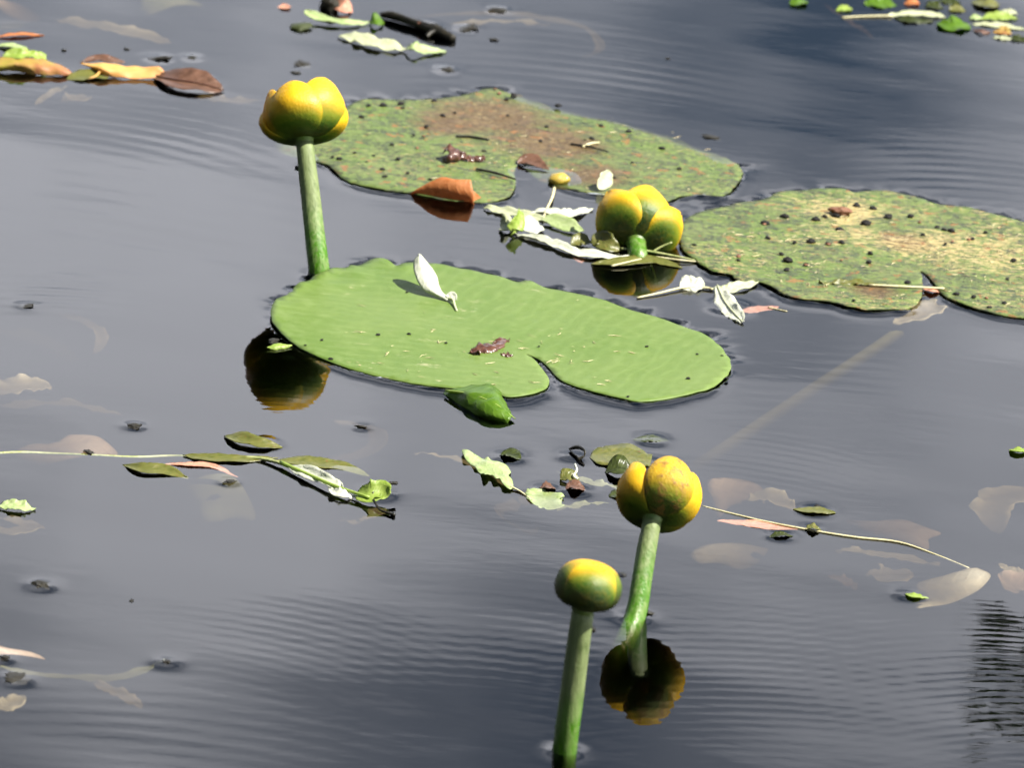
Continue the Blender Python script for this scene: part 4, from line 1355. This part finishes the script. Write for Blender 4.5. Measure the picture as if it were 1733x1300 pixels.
# right-hand twig
tag(tube('willow_twig', P3([(1188, 857, -.03), (1240, 870, .0), (1300, 884, .02), (1385, 900, .03), (1450, 910, .03), (1520, 918, .03), (1580, 938, .0), (1640, 962, -.08)]),
         [0.0005, 0.0005, 0.0006, 0.0006, 0.0004], M['strawtwig'], seg=7, n=40), 'long thin bent straw twig running from the lobed flower to a sunken leaf', 'twig')
leaf('willow_leaf', 'thin dark leaf floating beside the bent twig', 'leaf', [(1342, 862, .03), (1380, 865, .06), (1414, 868, .03)], 0.9, 'olive', cup=0.15, seed=60)
leaf('willow_leaf', 'pink narrow leaf lying along the bent twig', 'leaf', [(1214, 882, -.05), (1260, 886, -.03), (1310, 892, -.03), (1356, 896, -.05)], 0.9, 'pinkleaf', cup=0.1, seed=61)
leaf('willow_leaf', 'dark curled leaf rim by the bent twig', 'leaf', [(1302, 910, .0), (1320, 905, .12), (1342, 908, .03)], 0.5, 'dark', cup=0.3, seed=62)
leaf('willow_leaf', 'short brownish leaf nub on the bent twig', 'leaf', [(1362, 896, .02), (1375, 893, .15), (1390, 898, .03)], 0.6, 'olive', cup=0.3, seed=63)
leaf('willow_leaf', 'yellow-green leaf tip poking up from the sunken leaf', 'leaf', [(1532, 1006, .03), (1545, 1008, .1), (1572, 1013, -.05)], 0.6, 'lime', cup=0.2, seed=64)
leaf('willow_leaf', 'dark green leaf sliver floating in open water', 'leaf', [(1708, 762, .03), (1722, 763, .1), (1745, 766, .03)], 0.7, 'lime', cup=0.3, seed=65)

# debris on the pads
e = empty('leaf_scrap', at(832, 586, 0.0015), 'wet reddish brown scrap at the heart of the clean pad', 'scrap')
ribbon('scrap_blade', [(798, 598, .2), (815, 590, .32), (835, 584, .35), (858, 574, .25)], 1.0, M['wetbrown'], e, bank=15, cup=-0.5, wavy=0.4, profile=0.4, ends=(.4, .2), seed=70)
ribbon('scrap_blade', [(848, 598, .18), (858, 600, .22), (868, 602, .18)], 0.5, M['wetbrown'], e, bank=10, cup=-0.4, wavy=0.2, seed=71)
e = empty('leaf_scrap', at(790, 266, 0.001), 'dark brown crumpled scrap on the old pad', 'scrap')
ribbon('scrap_blade', [(752, 268, .2), (762, 258, .75), (775, 256, .6), (780, 268, .3)], 0.9, M['wetbrown'], e, bank=30, cup=-0.5, wavy=0.5, profile=0.4, ends=(.4, .3), seed=72)
ribbon('scrap_blade', [(780, 268, .25), (800, 266, .3), (822, 268, .25)], 0.7, M['wetbrown'], e, bank=15, cup=-0.4, wavy=0.3, seed=73)
leaf('leaf_scrap', 'rust-brown wet leaf fold beside the notch of the old pad', 'scrap', [(876, 276, .12), (895, 272, .25), (930, 286, .1)], 1.0, 'brownleaf', bank=15, cup=0.3, seed=74)
place_blob('seed_pod', blob_mesh('pod', 8, 3, 0.2), 946, 303, 0.2, (0.6, 0.45, 0.35), M['yellowpod'], label='wet yellow pod at the notch of the old pad', cat='pod')
for i, (a, c, w, m, lb) in enumerate([((772, 231), (828, 236), .0009, 'darktwig', 'black twig lying across the brown part of the old pad'),
                                      ((966, 243), (1030, 256), .0006, 'darktwig', 'thin dark twig on the far half of the old pad'),
                                      ((986, 248), (1014, 241), .0008, 'strawtwig', 'short cream straw on the old pad'),
                                      ((806, 286), (872, 303), .0008, 'darktwig', 'bent dark twig near the notch of the old pad')]):
    tag(tube('twig_fragment', P3([(a[0], a[1], .22), ((a[0] + c[0]) / 2, (a[1] + c[1]) / 2 - 2, .26), (c[0], c[1], .22)]), [w, w, w * .6], M[m], seg=6), lb, 'twig')
leaf('leaf_scrap', 'yellowish mossy strand lying on the littered pad', 'scrap', [(1385, 480, .18), (1420, 476, .25), (1450, 478, .22), (1500, 484, .18)], 0.55, 'olive', bank=10, cup=-0.3, wavy=0.3, seed=75)
tag(tube('straw_stalk', P3([(1470, 482, .22), (1530, 485, .25), (1598, 488, .2)]), [0.0006, 0.0007, 0.0005], M['strawtwig'], seg=6), 'straw stalk bridging the slit of the littered pad', 'stalk')
leaf('leaf_scrap', 'pinkish leaf bit caught in the slit of the littered pad', 'scrap', [(1562, 490, .05), (1576, 491, .14), (1592, 494, .05)], 0.6, 'pinkleaf', cup=0.2, seed=76)
place_blob('brown_clump', blob_mesh('clump', 13, 3, 0.5), 1424, 357, 0.3, (0.6, 0.5, 0.25), M['rust'], label='brown clump among the black specks of the littered pad', cat='debris')

speck_meshes = [blob_mesh('speck', 20 + i, 1, 0.35) for i in range(5)]
RPAD = [(1411, 354), (1415, 364), (1396, 366), (1381, 371), (1422, 388), (1372, 408), (1402, 412), (1425, 410), (1465, 377), (1504, 366), (1333, 498 - 58), (1295, 377),
        (1328, 366), (1450, 347), (1542, 365), (1562, 397), (1598, 388), (1610, 390), (1668, 393), (1470, 443), (1473, 428), (1332, 456), (1364, 447), (1445, 508),
        (1618, 497), (1700, 513), (1675, 520), (1586, 384), (1646, 404), (1716, 440), (1536, 478), (1175, 414), (1300, 402), (1345, 410), (1250, 440), (1648, 502),
        (1705, 472), (1478, 352), (1600, 412), (1322, 429)]
for i, (px, py) in enumerate(RPAD):
    s = random.uniform(.10, .20) * (1.3 if i < 14 else .85)
    place_blob('black_speck', speck_meshes[i % 5], px, py, PAD_Z + .06, (s * 1.4, s * 1.1, s * .75), M['speck'], rot=random.uniform(0, 3),
               label='black seed-like speck lying on the littered pad', cat='speck', group='black specks on the littered pad')
BPAD = [(612, 197), (624, 178), (650, 177), (678, 175), (682, 182), (735, 170), (722, 213), (858, 167), (870, 161), (944, 178), (1017, 212), (1064, 222), (575, 268), (563, 265),
        (674, 268), (620, 274), (632, 263), (663, 244), (700, 228), (728, 303), (651, 298), (690, 292), (1070, 274), (1096, 316), (990, 236), (1002, 234), (925, 214), (860, 195),
        (770, 190), (1120, 250), (1040, 300), (600, 258), (648, 286), (915, 238), (820, 255), (750, 195), (1150, 285)]
for i, (px, py) in enumerate(BPAD):
    s = random.uniform(.08, .17) * (1.25 if i < 12 else .9)
    place_blob('black_speck', speck_meshes[(i + 2) % 5], px, py, PAD_Z + .05, (s * 1.5, s * 1.1, s * .7), M['speck'], rot=random.uniform(0, 3),
               label='black seed-like speck lying on the old pad', cat='speck', group='black specks on the old pad')
FPAD = [(517, 584), (560, 607), (689, 494), (1095, 586), (1180, 599), (1063, 671), (640, 566), (692, 565), (912, 586), (1222, 602), (545, 575), (755, 580), (1165, 640), (1230, 640)]
for i, (px, py) in enumerate(FPAD):
    s = random.uniform(.05, .10)
    place_blob('dark_speck', speck_meshes[(i + 1) % 5], px, py, PAD_Z + .05, (s * 1.6, s * 1.2, s * .7), M['speck'], rot=random.uniform(0, 3),
               label='tiny dark speck on the clean green pad', cat='speck', group='dark specks on the clean pad')
rust_me = [blob_mesh('rusty_speck', 40 + i, 1, 0.4) for i in range(3)]
for i, (px, py) in enumerate([(717, 230), (706, 250), (1402, 413), (1294, 379), (1640, 405), (1250, 434), (1556, 376), (1612, 408), (1670, 504), (1364, 448), (1424, 440), (838, 150), (845, 157)]):
    s = random.uniform(.07, .13)
    old = px < 1150
    place_blob('rusty_speck', rust_me[i % 3], px, py, PAD_Z + .05, (s * 1.6, s * 1.2, s * .8), M['rust'], rot=random.uniform(0, 3),
               label='rusty brown speck on the %s pad' % ('old' if old else 'littered'), cat='speck', group='rusty specks on the %s pad' % ('old' if old else 'littered'))


# crumbs too small to count: flecks on each pad
def flecks(name, label, boxpx, n, mat, outline, sizes, seed):
    r = random.Random(seed)
    B = ground_outline(outline, 200)
    V, F = [], []
    k = 0
    while k < n:
        px, py = r.uniform(boxpx[0], boxpx[2]), r.gauss((boxpx[1] + boxpx[3]) / 2, (boxpx[3] - boxpx[1]) / 3.2)
        p = at(px, py, 0.0019)
        q = np.array([[p.x, p.y]])
        if not inside(q, B)[0] or edge_dist(q, B)[0] < 0.004:
            continue
        k += 1
        L, w = r.uniform(*sizes) * 0.01 * r.random() ** .6, r.uniform(.008, .028) * 0.01
        if noise.noise(p * 55 + Vector((seed, 0, 0))) < r.uniform(-.1, .25):
            k -= 1
            continue
        th = r.gauss(0.1, 0.9)
        d = Vector((math.cos(th), math.sin(th), r.uniform(-.12, .2)))
        s = Vector((-math.sin(th), math.cos(th), 0))
        u = Vector((0, 0, 1))
        b = len(V)
        bend = s * L * r.uniform(-.25, .25)
        for c, ww in ((p - d * L / 2, w * .5), (p + bend, w), (p + d * L / 2, w * .4)):
            V += [c + s * ww, c + u * ww * 1.2, c - s * ww, c - u * ww]
        for m in range(2):
            for j in range(4):
                F.append((b + m * 4 + j, b + m * 4 + (j + 1) % 4, b + m * 4 + 4 + (j + 1) % 4, b + m * 4 + 4 + j))
        F += [(b + 3, b + 2, b + 1, b), (b + 8, b + 9, b + 10, b + 11)]
    tag(make(name, V, F, M[mat], smooth=False), label, 'crumbs', None, 'stuff')


flecks('plant_crumbs', 'fine pale crumbs and fibres scattered over the clean pad', (560, 540, 1080, 665), 70, 'straw', PAD_FRONT, (.15, .8), 3)
flecks('plant_crumbs', 'straw-coloured crumbs scattered over the littered pad', (1220, 350, 1733, 510), 260, 'straw', PAD_RIGHT, (.15, .7), 4)
flecks('plant_crumbs', 'pale crumbs scattered over the old pad', (600, 170, 1200, 320), 80, 'straw', PAD_BACK, (.12, .6), 5)

# dark blobs, mostly standing in for water dimples at sunken leaf tips
FLOAT = [('dark bud-like dimple blob in its own ring, alone on open water', (70, 991), (.34, .3, .2)), ('tiny tan insect-like scrap on open water', (222, 1017), (.13, .1, .07)),
         ('grey-black dimple blob at the end of a sunken curved stalk', (281, 1121), (.2, .18, .1)), ('dark leaf knot above the sunken beige leaf', (28, 1149), (.5, .4, .15)),
         ('small dark dimple blob beside a sunken beige leaf tip', (6, 1114), (.25, .2, .15)), ('dark glinting dimple blob behind the autumn leaf row', (268, 98), (.55, .35, .16)),
         ('small black dimple blob beyond the dark brown leaf', (325, 97), (.22, .2, .1)), ('dark green scrap floating beyond the old pad', (845, 17), (.5, .45, .2)),
         ('green scrap floating past the end of the dark stick', (790, 47), (.6, .4, .14)), ('black dimple blob just past the dark stick', (836, 66), (.25, .2, .08)),
         ('dark scrap with a green edge between stick and old pad', (755, 118), (.4, .3, .12)), ('dark dimple blob behind the tall flower', (512, 108), (.4, .4, .12)),
         ('small dark dimple blob just behind the tall flower head', (500, 122), (.25, .2, .08)), ('black dot on the water near the autumn leaf row', (108, 84), (.16, .14, .08)),
         ('blue-black dot on the water beyond the yellow dead leaf', (214, 82), (.16, .14, .07)), ('dark dimple blob on open water near thin curved sunken blades', (45, 518), (.35, .25, .06)),
         ('brown wet scrap beyond the broad pinkish sunken leaf', (228, 722), (.35, .3, .14)), ('dark dimple blob on the long willow twig', (150, 765), (.22, .2, .1)),
         ('black dimple blob near the pink narrow leaf', (388, 815), (.35, .22, .07)), ('small dark dimple blob on the curved sunken leaf', (612, 722), (.25, .2, .08)),
         ('tiny dark dot floating on open water beyond the old pad', (1130, 98), (.12, .1, .05)), ('dark nub standing on the thin leaf by the bent twig', (1383, 858), (.12, .12, .12)),
         ('dark scrap touching the stalk ring of the lobed flower', (1098, 1038), (.25, .2, .12)), ('tiny dark insect-like scrap between bud and lobed flower', (1053, 975), (.3, .15, .05)),
         ('brown scrap floating off the submerged rim of the old pad', (1205, 232), (.45, .3, .1)), ('black scrap against the clean pad beside the curled green scrap', (463, 577), (.35, .25, .16))]
fl_me = [blob_mesh('scrap', 60 + i, 3, 0.9) for i in range(6)]
for i, (lb, (px, py), s) in enumerate(FLOAT):
    place_blob('dimple_scrap_blob', fl_me[i % 6], px, py, 0.02, (s[0] * 1.1, s[1], s[2] * .6), M['dark'] if False else M['darktwig'], rot=i * 1.3, label=lb, cat='debris', group='dark blobs for water dimples and floating scraps')
for i, (px, py, zz) in enumerate([(503, 285, 4.7), (1003, 1066, 4.6)]):
    place_blob('snail', blob_mesh('snail', 80 + i, 2, 0.25), px, py, zz, (.16, .16, .14), M['speck'],
               label='tiny black snail on the stalk of the %s' % ('tall flower' if i == 0 else 'closed bud'), cat='snail')

# ------------------------------------------------------------------ sunken leaves
SUNK = [('broad pinkish leaf sunken along the long twig', 'O', [(22, 748), (50, 738), (90, 741), (115, 732), (150, 733), (178, 745), (199, 766), (150, 771), (90, 768), (50, 760)], -.55, 'sunkpink'),
        ('pale sunken leaf with a pointed tip beside a long faint blade', 'R', [(-25, 668, -.9), (30, 658, -.7), (88, 656, -.6)], 2.3, 'sunk'),
        ('long faint sunken blade between pale leaf and long twig', 'R', [(-20, 690, -1.2), (100, 685, -1.1), (205, 702, -.9)], .9, 'sunk'),
        ('fan-shaped sunken leaf below the long twig', 'O', [(312, 808), (350, 802), (392, 812), (424, 838), (432, 868), (395, 866), (372, 872), (340, 870), (334, 845), (318, 822)], -.8, 'sunkgreen'),
        ('curved sunken blade hooked round a dark dimple blob', 'R', [(565, 714, -.9), (615, 722, -1.1), (640, 742, -1.3), (615, 768, -1.3), (545, 786, -1.4), (450, 776, -1.2)], 1.0, 'sunk'),
        ('crescent-shaped sunken leaf under the twig tip', 'R', [(573, 882, -1.0), (615, 878, -.8), (652, 861, -.8)], 1.2, 'sunk'),
        ('pale folded sunken leaf below the brown scraps', 'R', [(925, 846, -1.0), (885, 858, -1.2), (872, 878, -1.3), (905, 906, -1.5)], 2.0, 'sunk'),
        ('beige sunken leaf just below the surface beside two dark blobs', 'O', [(-25, 1082), (20, 1086), (55, 1096), (77, 1112), (40, 1115), (-25, 1113)], -.35, 'sunkpink'),
        ('long curved sunken blade ending at a grey-black dimple blob', 'R', [(-10, 1128, -.4), (60, 1142, -.7), (150, 1150, -.9), (220, 1144, -.8), (262, 1128, -.5), (276, 1122, -.1)], .75, 'sunkgreen'),
        ('short sunken blade forking off the curved one', 'R', [(150, 1156, -1.0), (190, 1170, -.9), (215, 1186, -.9), (240, 1200, -1.0)], 1.0, 'sunk'),
        ('beige sunken leaf under the dark leaf knot', 'R', [(-25, 1206, -.6), (10, 1198, -.5), (38, 1178, -.5)], 1.3, 'sunk'),
        ('faint pale sunken leaf under the tiny pale green leaf', 'R', [(-25, 905, -1.0), (20, 898, -.9), (72, 890, -1.1)], 2.2, 'sunk'),
        ('faint greenish sunken blade beside a thin curved one', 'R', [(-15, 560, -1.4), (60, 575, -1.5), (128, 612, -1.6)], 1.4, 'sunkgreen'),
        ('thin curved sunken blade out on open water near the clean pad', 'R', [(90, 530, -1.4), (150, 548, -1.1), (172, 572, -.9), (160, 600, -1.1)], .8, 'sunk'),
        ('pinkish sunken leaf between the lobed flower and the thin dark leaf', 'O', [(1198, 818), (1235, 811), (1285, 814), (1305, 836), (1265, 838), (1240, 845), (1218, 862), (1202, 840)], -.75, 'sunkpink'),
        ('pale ragged sunken leaf behind the bent twig', 'R', [(1265, 848, -.8), (1300, 846, -.8), (1345, 862, -.7)], 1.6, 'sunk'),
        ('large fan-shaped sunken leaf above the bent twig', 'O', [(1430, 870), (1480, 876), (1540, 880), (1592, 902), (1572, 912), (1570, 930), (1535, 922), (1500, 905), (1465, 890)], -.9, 'sunkpink'),
        ('fuzzy beige sunken leaf below the dark curled leaf rim', 'O', [(1165, 936), (1200, 920), (1250, 910), (1300, 910), (1290, 928), (1255, 948), (1215, 945), (1185, 948)], -.7, 'sunk'),
        ('bright beige sunken leaf at the end of the bent twig', 'O', [(1548, 980), (1565, 968), (1610, 966), (1650, 962), (1676, 978), (1660, 998), (1615, 1012), (1556, 1031), (1546, 1016), (1560, 1000)], -.45, 'sunk'),
        ('faint oval sunken leaf beside the bright beige one', 'R', [(1466, 972, -1.0), (1500, 978, -1.0), (1545, 970, -1.1)], 2.0, 'sunk'),
        ('pale curled sunken leaf past the large fan-shaped one', 'R', [(1750, 832, -1.0), (1700, 845, -.9), (1678, 868, -.9), (1690, 904, -1.2)], 2.3, 'sunk'),
        ('narrow pale sunken blade below the bent twig', 'R', [(1412, 932, -.8), (1480, 938, -.8), (1590, 958, -1.0)], .8, 'sunk'),
        ('small pale sunken sliver past the end of the bright beige leaf', 'R', [(1690, 955, -.5), (1712, 966, -.5), (1745, 972, -.6)], .7, 'sunk'),
        ('beige sunken leaf beside the branch reflection', 'R', [(1700, 1000, -.8), (1725, 995, -.7), (1760, 1000, -.7)], 2.6, 'sunkpink'),
        ('broad beige sunken blade beyond the autumn leaf row', 'R', [(92, 34, -.7), (150, 44, -.7), (220, 58, -.6), (290, 72, -.8)], 1.9, 'sunk'),
        ('beige sunken leaf farthest beyond the autumn leaf row', 'O', [(-15, 5), (20, -6), (58, 0), (70, 14), (45, 24), (10, 20)], -.7, 'sunkpink'),
        ('pale greenish sunken leaf beside the farthest beige one', 'O', [(-15, 28), (20, 22), (42, 30), (30, 42), (0, 46), (-15, 42)], -.9, 'sunkgreen'),
        ('pale green sunken leaf tip beyond the broad beige sunken blade', 'O', [(238, -6), (300, -10), (345, 0), (300, 6), (246, 14)], -.5, 'sunkgreen'),
        ('small oval sunken leaf below the autumn leaf row', 'R', [(103, 172, -.8), (125, 168, -.7), (152, 165, -.9)], 1.5, 'sunk'),
        ('faint pale sunken blade behind the tall flower', 'R', [(330, 165, -.8), (380, 172, -.8), (440, 170, -.9)], 1.0, 'sunk'),
        ('faint long sunken blade beyond the old pad', 'R', [(690, 30, -.9), (850, 24, -.8), (980, 45, -.8), (1015, 80, -.9), (985, 98, -1.2)], .8, 'sunk'),
        ('thin pale sunken blade near the far dark stick', 'R', [(760, 40, -.5), (860, 36, -.5), (930, 42, -.7)], .6, 'sunk'),
        ('faint slanting sunken blade before the far leaf drift', 'R', [(1395, 8, -1.0), (1440, 38, -.9), (1478, 66, -1.0)], .5, 'sunkpink'),
        ('translucent sunken leaf under the slit of the littered pad', 'R', [(1512, 548, -.4), (1555, 536, -.45), (1580, 520, -.4), (1600, 512, -.3)], 1.6, 'sunk'),
        ('thin pale sunken blade below the patchy autumn leaf', 'R', [(60, 178, -.7), (90, 155, -.6), (140, 140, -.5)], .5, 'sunk'),
        ('faint sunken leaf edge below the bent twig', 'R', [(1400, 975, -1.2), (1430, 985, -1.2), (1450, 1000, -1.4)], .8, 'sunkpink'),
        ('thin sunken stalk under the wavy-edged leaf', 'R', [(700, 768, -.6), (780, 780, -.6), (890, 842, -.8)], .4, 'sunk'),
        ('thin pale sunken stalk behind the brown scraps', 'R', [(940, 800, -.4), (1000, 818, -.3), (1050, 826, -.2)], .7, 'sunkgreen'),
        ('thin sunken stalk curving to the lobed flower', 'R', [(930, 864, -.5), (980, 856, -.4), (1050, 850, -.3)], .4, 'sunkgreen')]
def slope(i, pts, z):
    """a sunken leaf lies tilted: one end deeper than the other"""
    P = [at(x, y, z * 0.01) for x, y in pts]
    c = sum(P, Vector()) / len(P)
    r = max((p - c).length for p in P)
    th = 2.4 * i
    d = Vector((math.cos(th), math.sin(th), 0))
    return lambda x, y, e: 0.0045 * min(0.6, ((x - c.x) * d.x + (y - c.y) * d.y) / r) - 0.002 * math.exp(-e / 0.003)


for i, (lb, kind, pts, a, m) in enumerate(SUNK):
    if kind == 'O':
        piece('sunken_leaf', lb, 'leaf', pts, a, m, group='leaves under the surface', spacing=0.004, rough_z=0.5, freq=28, seed=i, thick=0.0004, zfun=slope(i, pts, a))
    else:
        tag(ribbon('sunken_leaf', pts, a, M[m], None, cup=0.25, wavy=0.15, profile=0.6, seed=i), lb, 'leaf', 'leaves under the surface')


# ------------------------------------------------------------------ far wood and overhanging tree (seen only in the water), unseen near trees added
def leaf_cloud(rnd, centre, radii, n, size):
    V, F = [], []
    for _ in range(n):
        d = Vector((rnd.gauss(0, 1), rnd.gauss(0, 1), rnd.gauss(0, 1))).normalized() * rnd.random() ** 0.45
        p = Vector(centre) + Vector((d.x * radii[0], d.y * radii[1], d.z * radii[2]))
        a = Vector((rnd.gauss(0, 1), rnd.gauss(0, 1), rnd.gauss(0, .7))).normalized()
        b_ = a.cross(Vector((rnd.gauss(0, 1), rnd.gauss(0, 1), rnd.gauss(0, 1)))).normalized()
        s = size * rnd.uniform(.6, 1.3)
        k = len(V)
        V += [p - a * s, p + b_ * s * .4, p + a * s, p - b_ * s * .4]
        F.append((k, k + 1, k + 2, k + 3))
    return V, F


def far_wood_and_light_block():
    r = random.Random(5)
    V, F = [], []
    for i in range(120):
        th = rad(-10 + 200 * i / 119) + r.uniform(-.03, .03)
        R = r.uniform(17, 21)
        c = (R * math.cos(th), 1.0 + R * math.sin(th), r.uniform(.6, 1.5))
        v, f = leaf_cloud(r, c, (1.3, 1.3, r.uniform(1.0, 1.5)), 420, 0.16)
        k = len(V)
        V += v
        F += [tuple(x + k for x in q) for q in f]
    for i in range(110):  # unseen trees added beside and behind the camera to block ambient sky light
        th = rad(150 + 140 * i / 109) + r.uniform(-.03, .03)
        R = r.uniform(8.6, 10.5)
        for z in (1.0, 2.6, 4.2):
            v, f = leaf_cloud(r, (R * math.cos(th), R * math.sin(th) + 0.3, z + r.uniform(-.4, .4)), (.9, .9, 1.1), 150, 0.17)
            k = len(V)
            V += v
            F += [tuple(x + k for x in q) for q in f]
    tag(make('far_wood_and_light_block', V, F, M['wood'], smooth=False, origin=(0, 18, 0.2)), 'dark far belt of bushes, plus unseen near trees added to block sky light', 'wood', None, 'stuff')


far_wood_and_light_block()


def overhanging_tree():
    """tree on the right bank; the end of its drooping branch is mirrored at the right edge of the water"""
    def mirror(px, py, L):
        w = at(px, py)
        d = ray(px, py)
        return w + Vector((d.x, d.y, -d.z)) * L
    tip = mirror(1668, 1120, 6.0)
    e = empty('willow_tree', Vector((3.4, 6.6, 0.2)), 'willow on the bank whose drooping branch is mirrored in the water', 'tree')
    base = Vector((3.4, 6.6, 0.2))
    fork = base + Vector((-0.15, -0.1, 2.6))
    tube('trunk', [base - Vector((0, 0, .15)), base + Vector((.05, 0, 1.2)), fork, fork + Vector((.2, .2, 1.6)), fork + Vector((.5, .3, 3.0))], [.19, .15, .12, .08, .03], M['bark'], e, seg=12)
    br = [fork, fork + (tip - fork) * .35 + Vector((0, 0, .9)), fork + (tip - fork) * .8 + Vector((0, 0, .35)), tip + (fork - tip).normalized() * .12 + Vector((0, 0, .03)), tip]
    br, brr = evened(br, [.06, .035, .012, .004, .0015], 0.12)
    tube('limb', br, brr, M['bark'], e, seg=8, n=120)
    r = random.Random(9)
    C = catmull(br, 120)
    V, F = [], []
    tgd = (tip - fork).normalized()

    def strip(p, d, L, w):
        s = d.cross(Vector((r.gauss(0, 1), r.gauss(0, 1), r.gauss(0, 1)))).normalized()
        k = len(V)
        for t, ww in ((0, .15), (.35, 1), (.7, .8), (1, .05)):
            c = p + d * (L * t) + Vector((0, 0, -L * .25 * t * t))
            V.append(c + s * w * ww)
            V.append(c - s * w * ww)
        for m in range(3):
            F.append((k + 2 * m, k + 2 * m + 1, k + 2 * m + 3, k + 2 * m + 2))
    for i in range(30, 120):
        n = 12 if i > 108 else 9
        for _ in range(n):
            p = Vector(C[i]) + Vector((r.gauss(0, 1), r.gauss(0, 1), r.gauss(0, 1))) * (0.014 if i > 112 else .05)
            d = (tgd * .7 + Vector((r.gauss(0, .7), r.gauss(0, .7), r.gauss(-.1, .7)))).normalized()
            strip(p, d, r.uniform(.035, .065), r.uniform(.006, .011))
    for c, ra, n in ((fork + Vector((.5, .4, 2.6)), (1.1, 1.1, 1.2), 2600), (fork + Vector((.9, .5, 1.2)), (1.0, 1.0, .9), 1800), (fork + Vector((.1, .9, 1.8)), (.9, .9, .9), 1500)):
        v, f = leaf_cloud(r, c, ra, n, .07)
        k = len(V)
        V.extend(v)
        F.extend(tuple(x + k for x in q) for q in f)
    make('crown', V, F, M['tree_leaf'], e, smooth=False)


overhanging_tree()
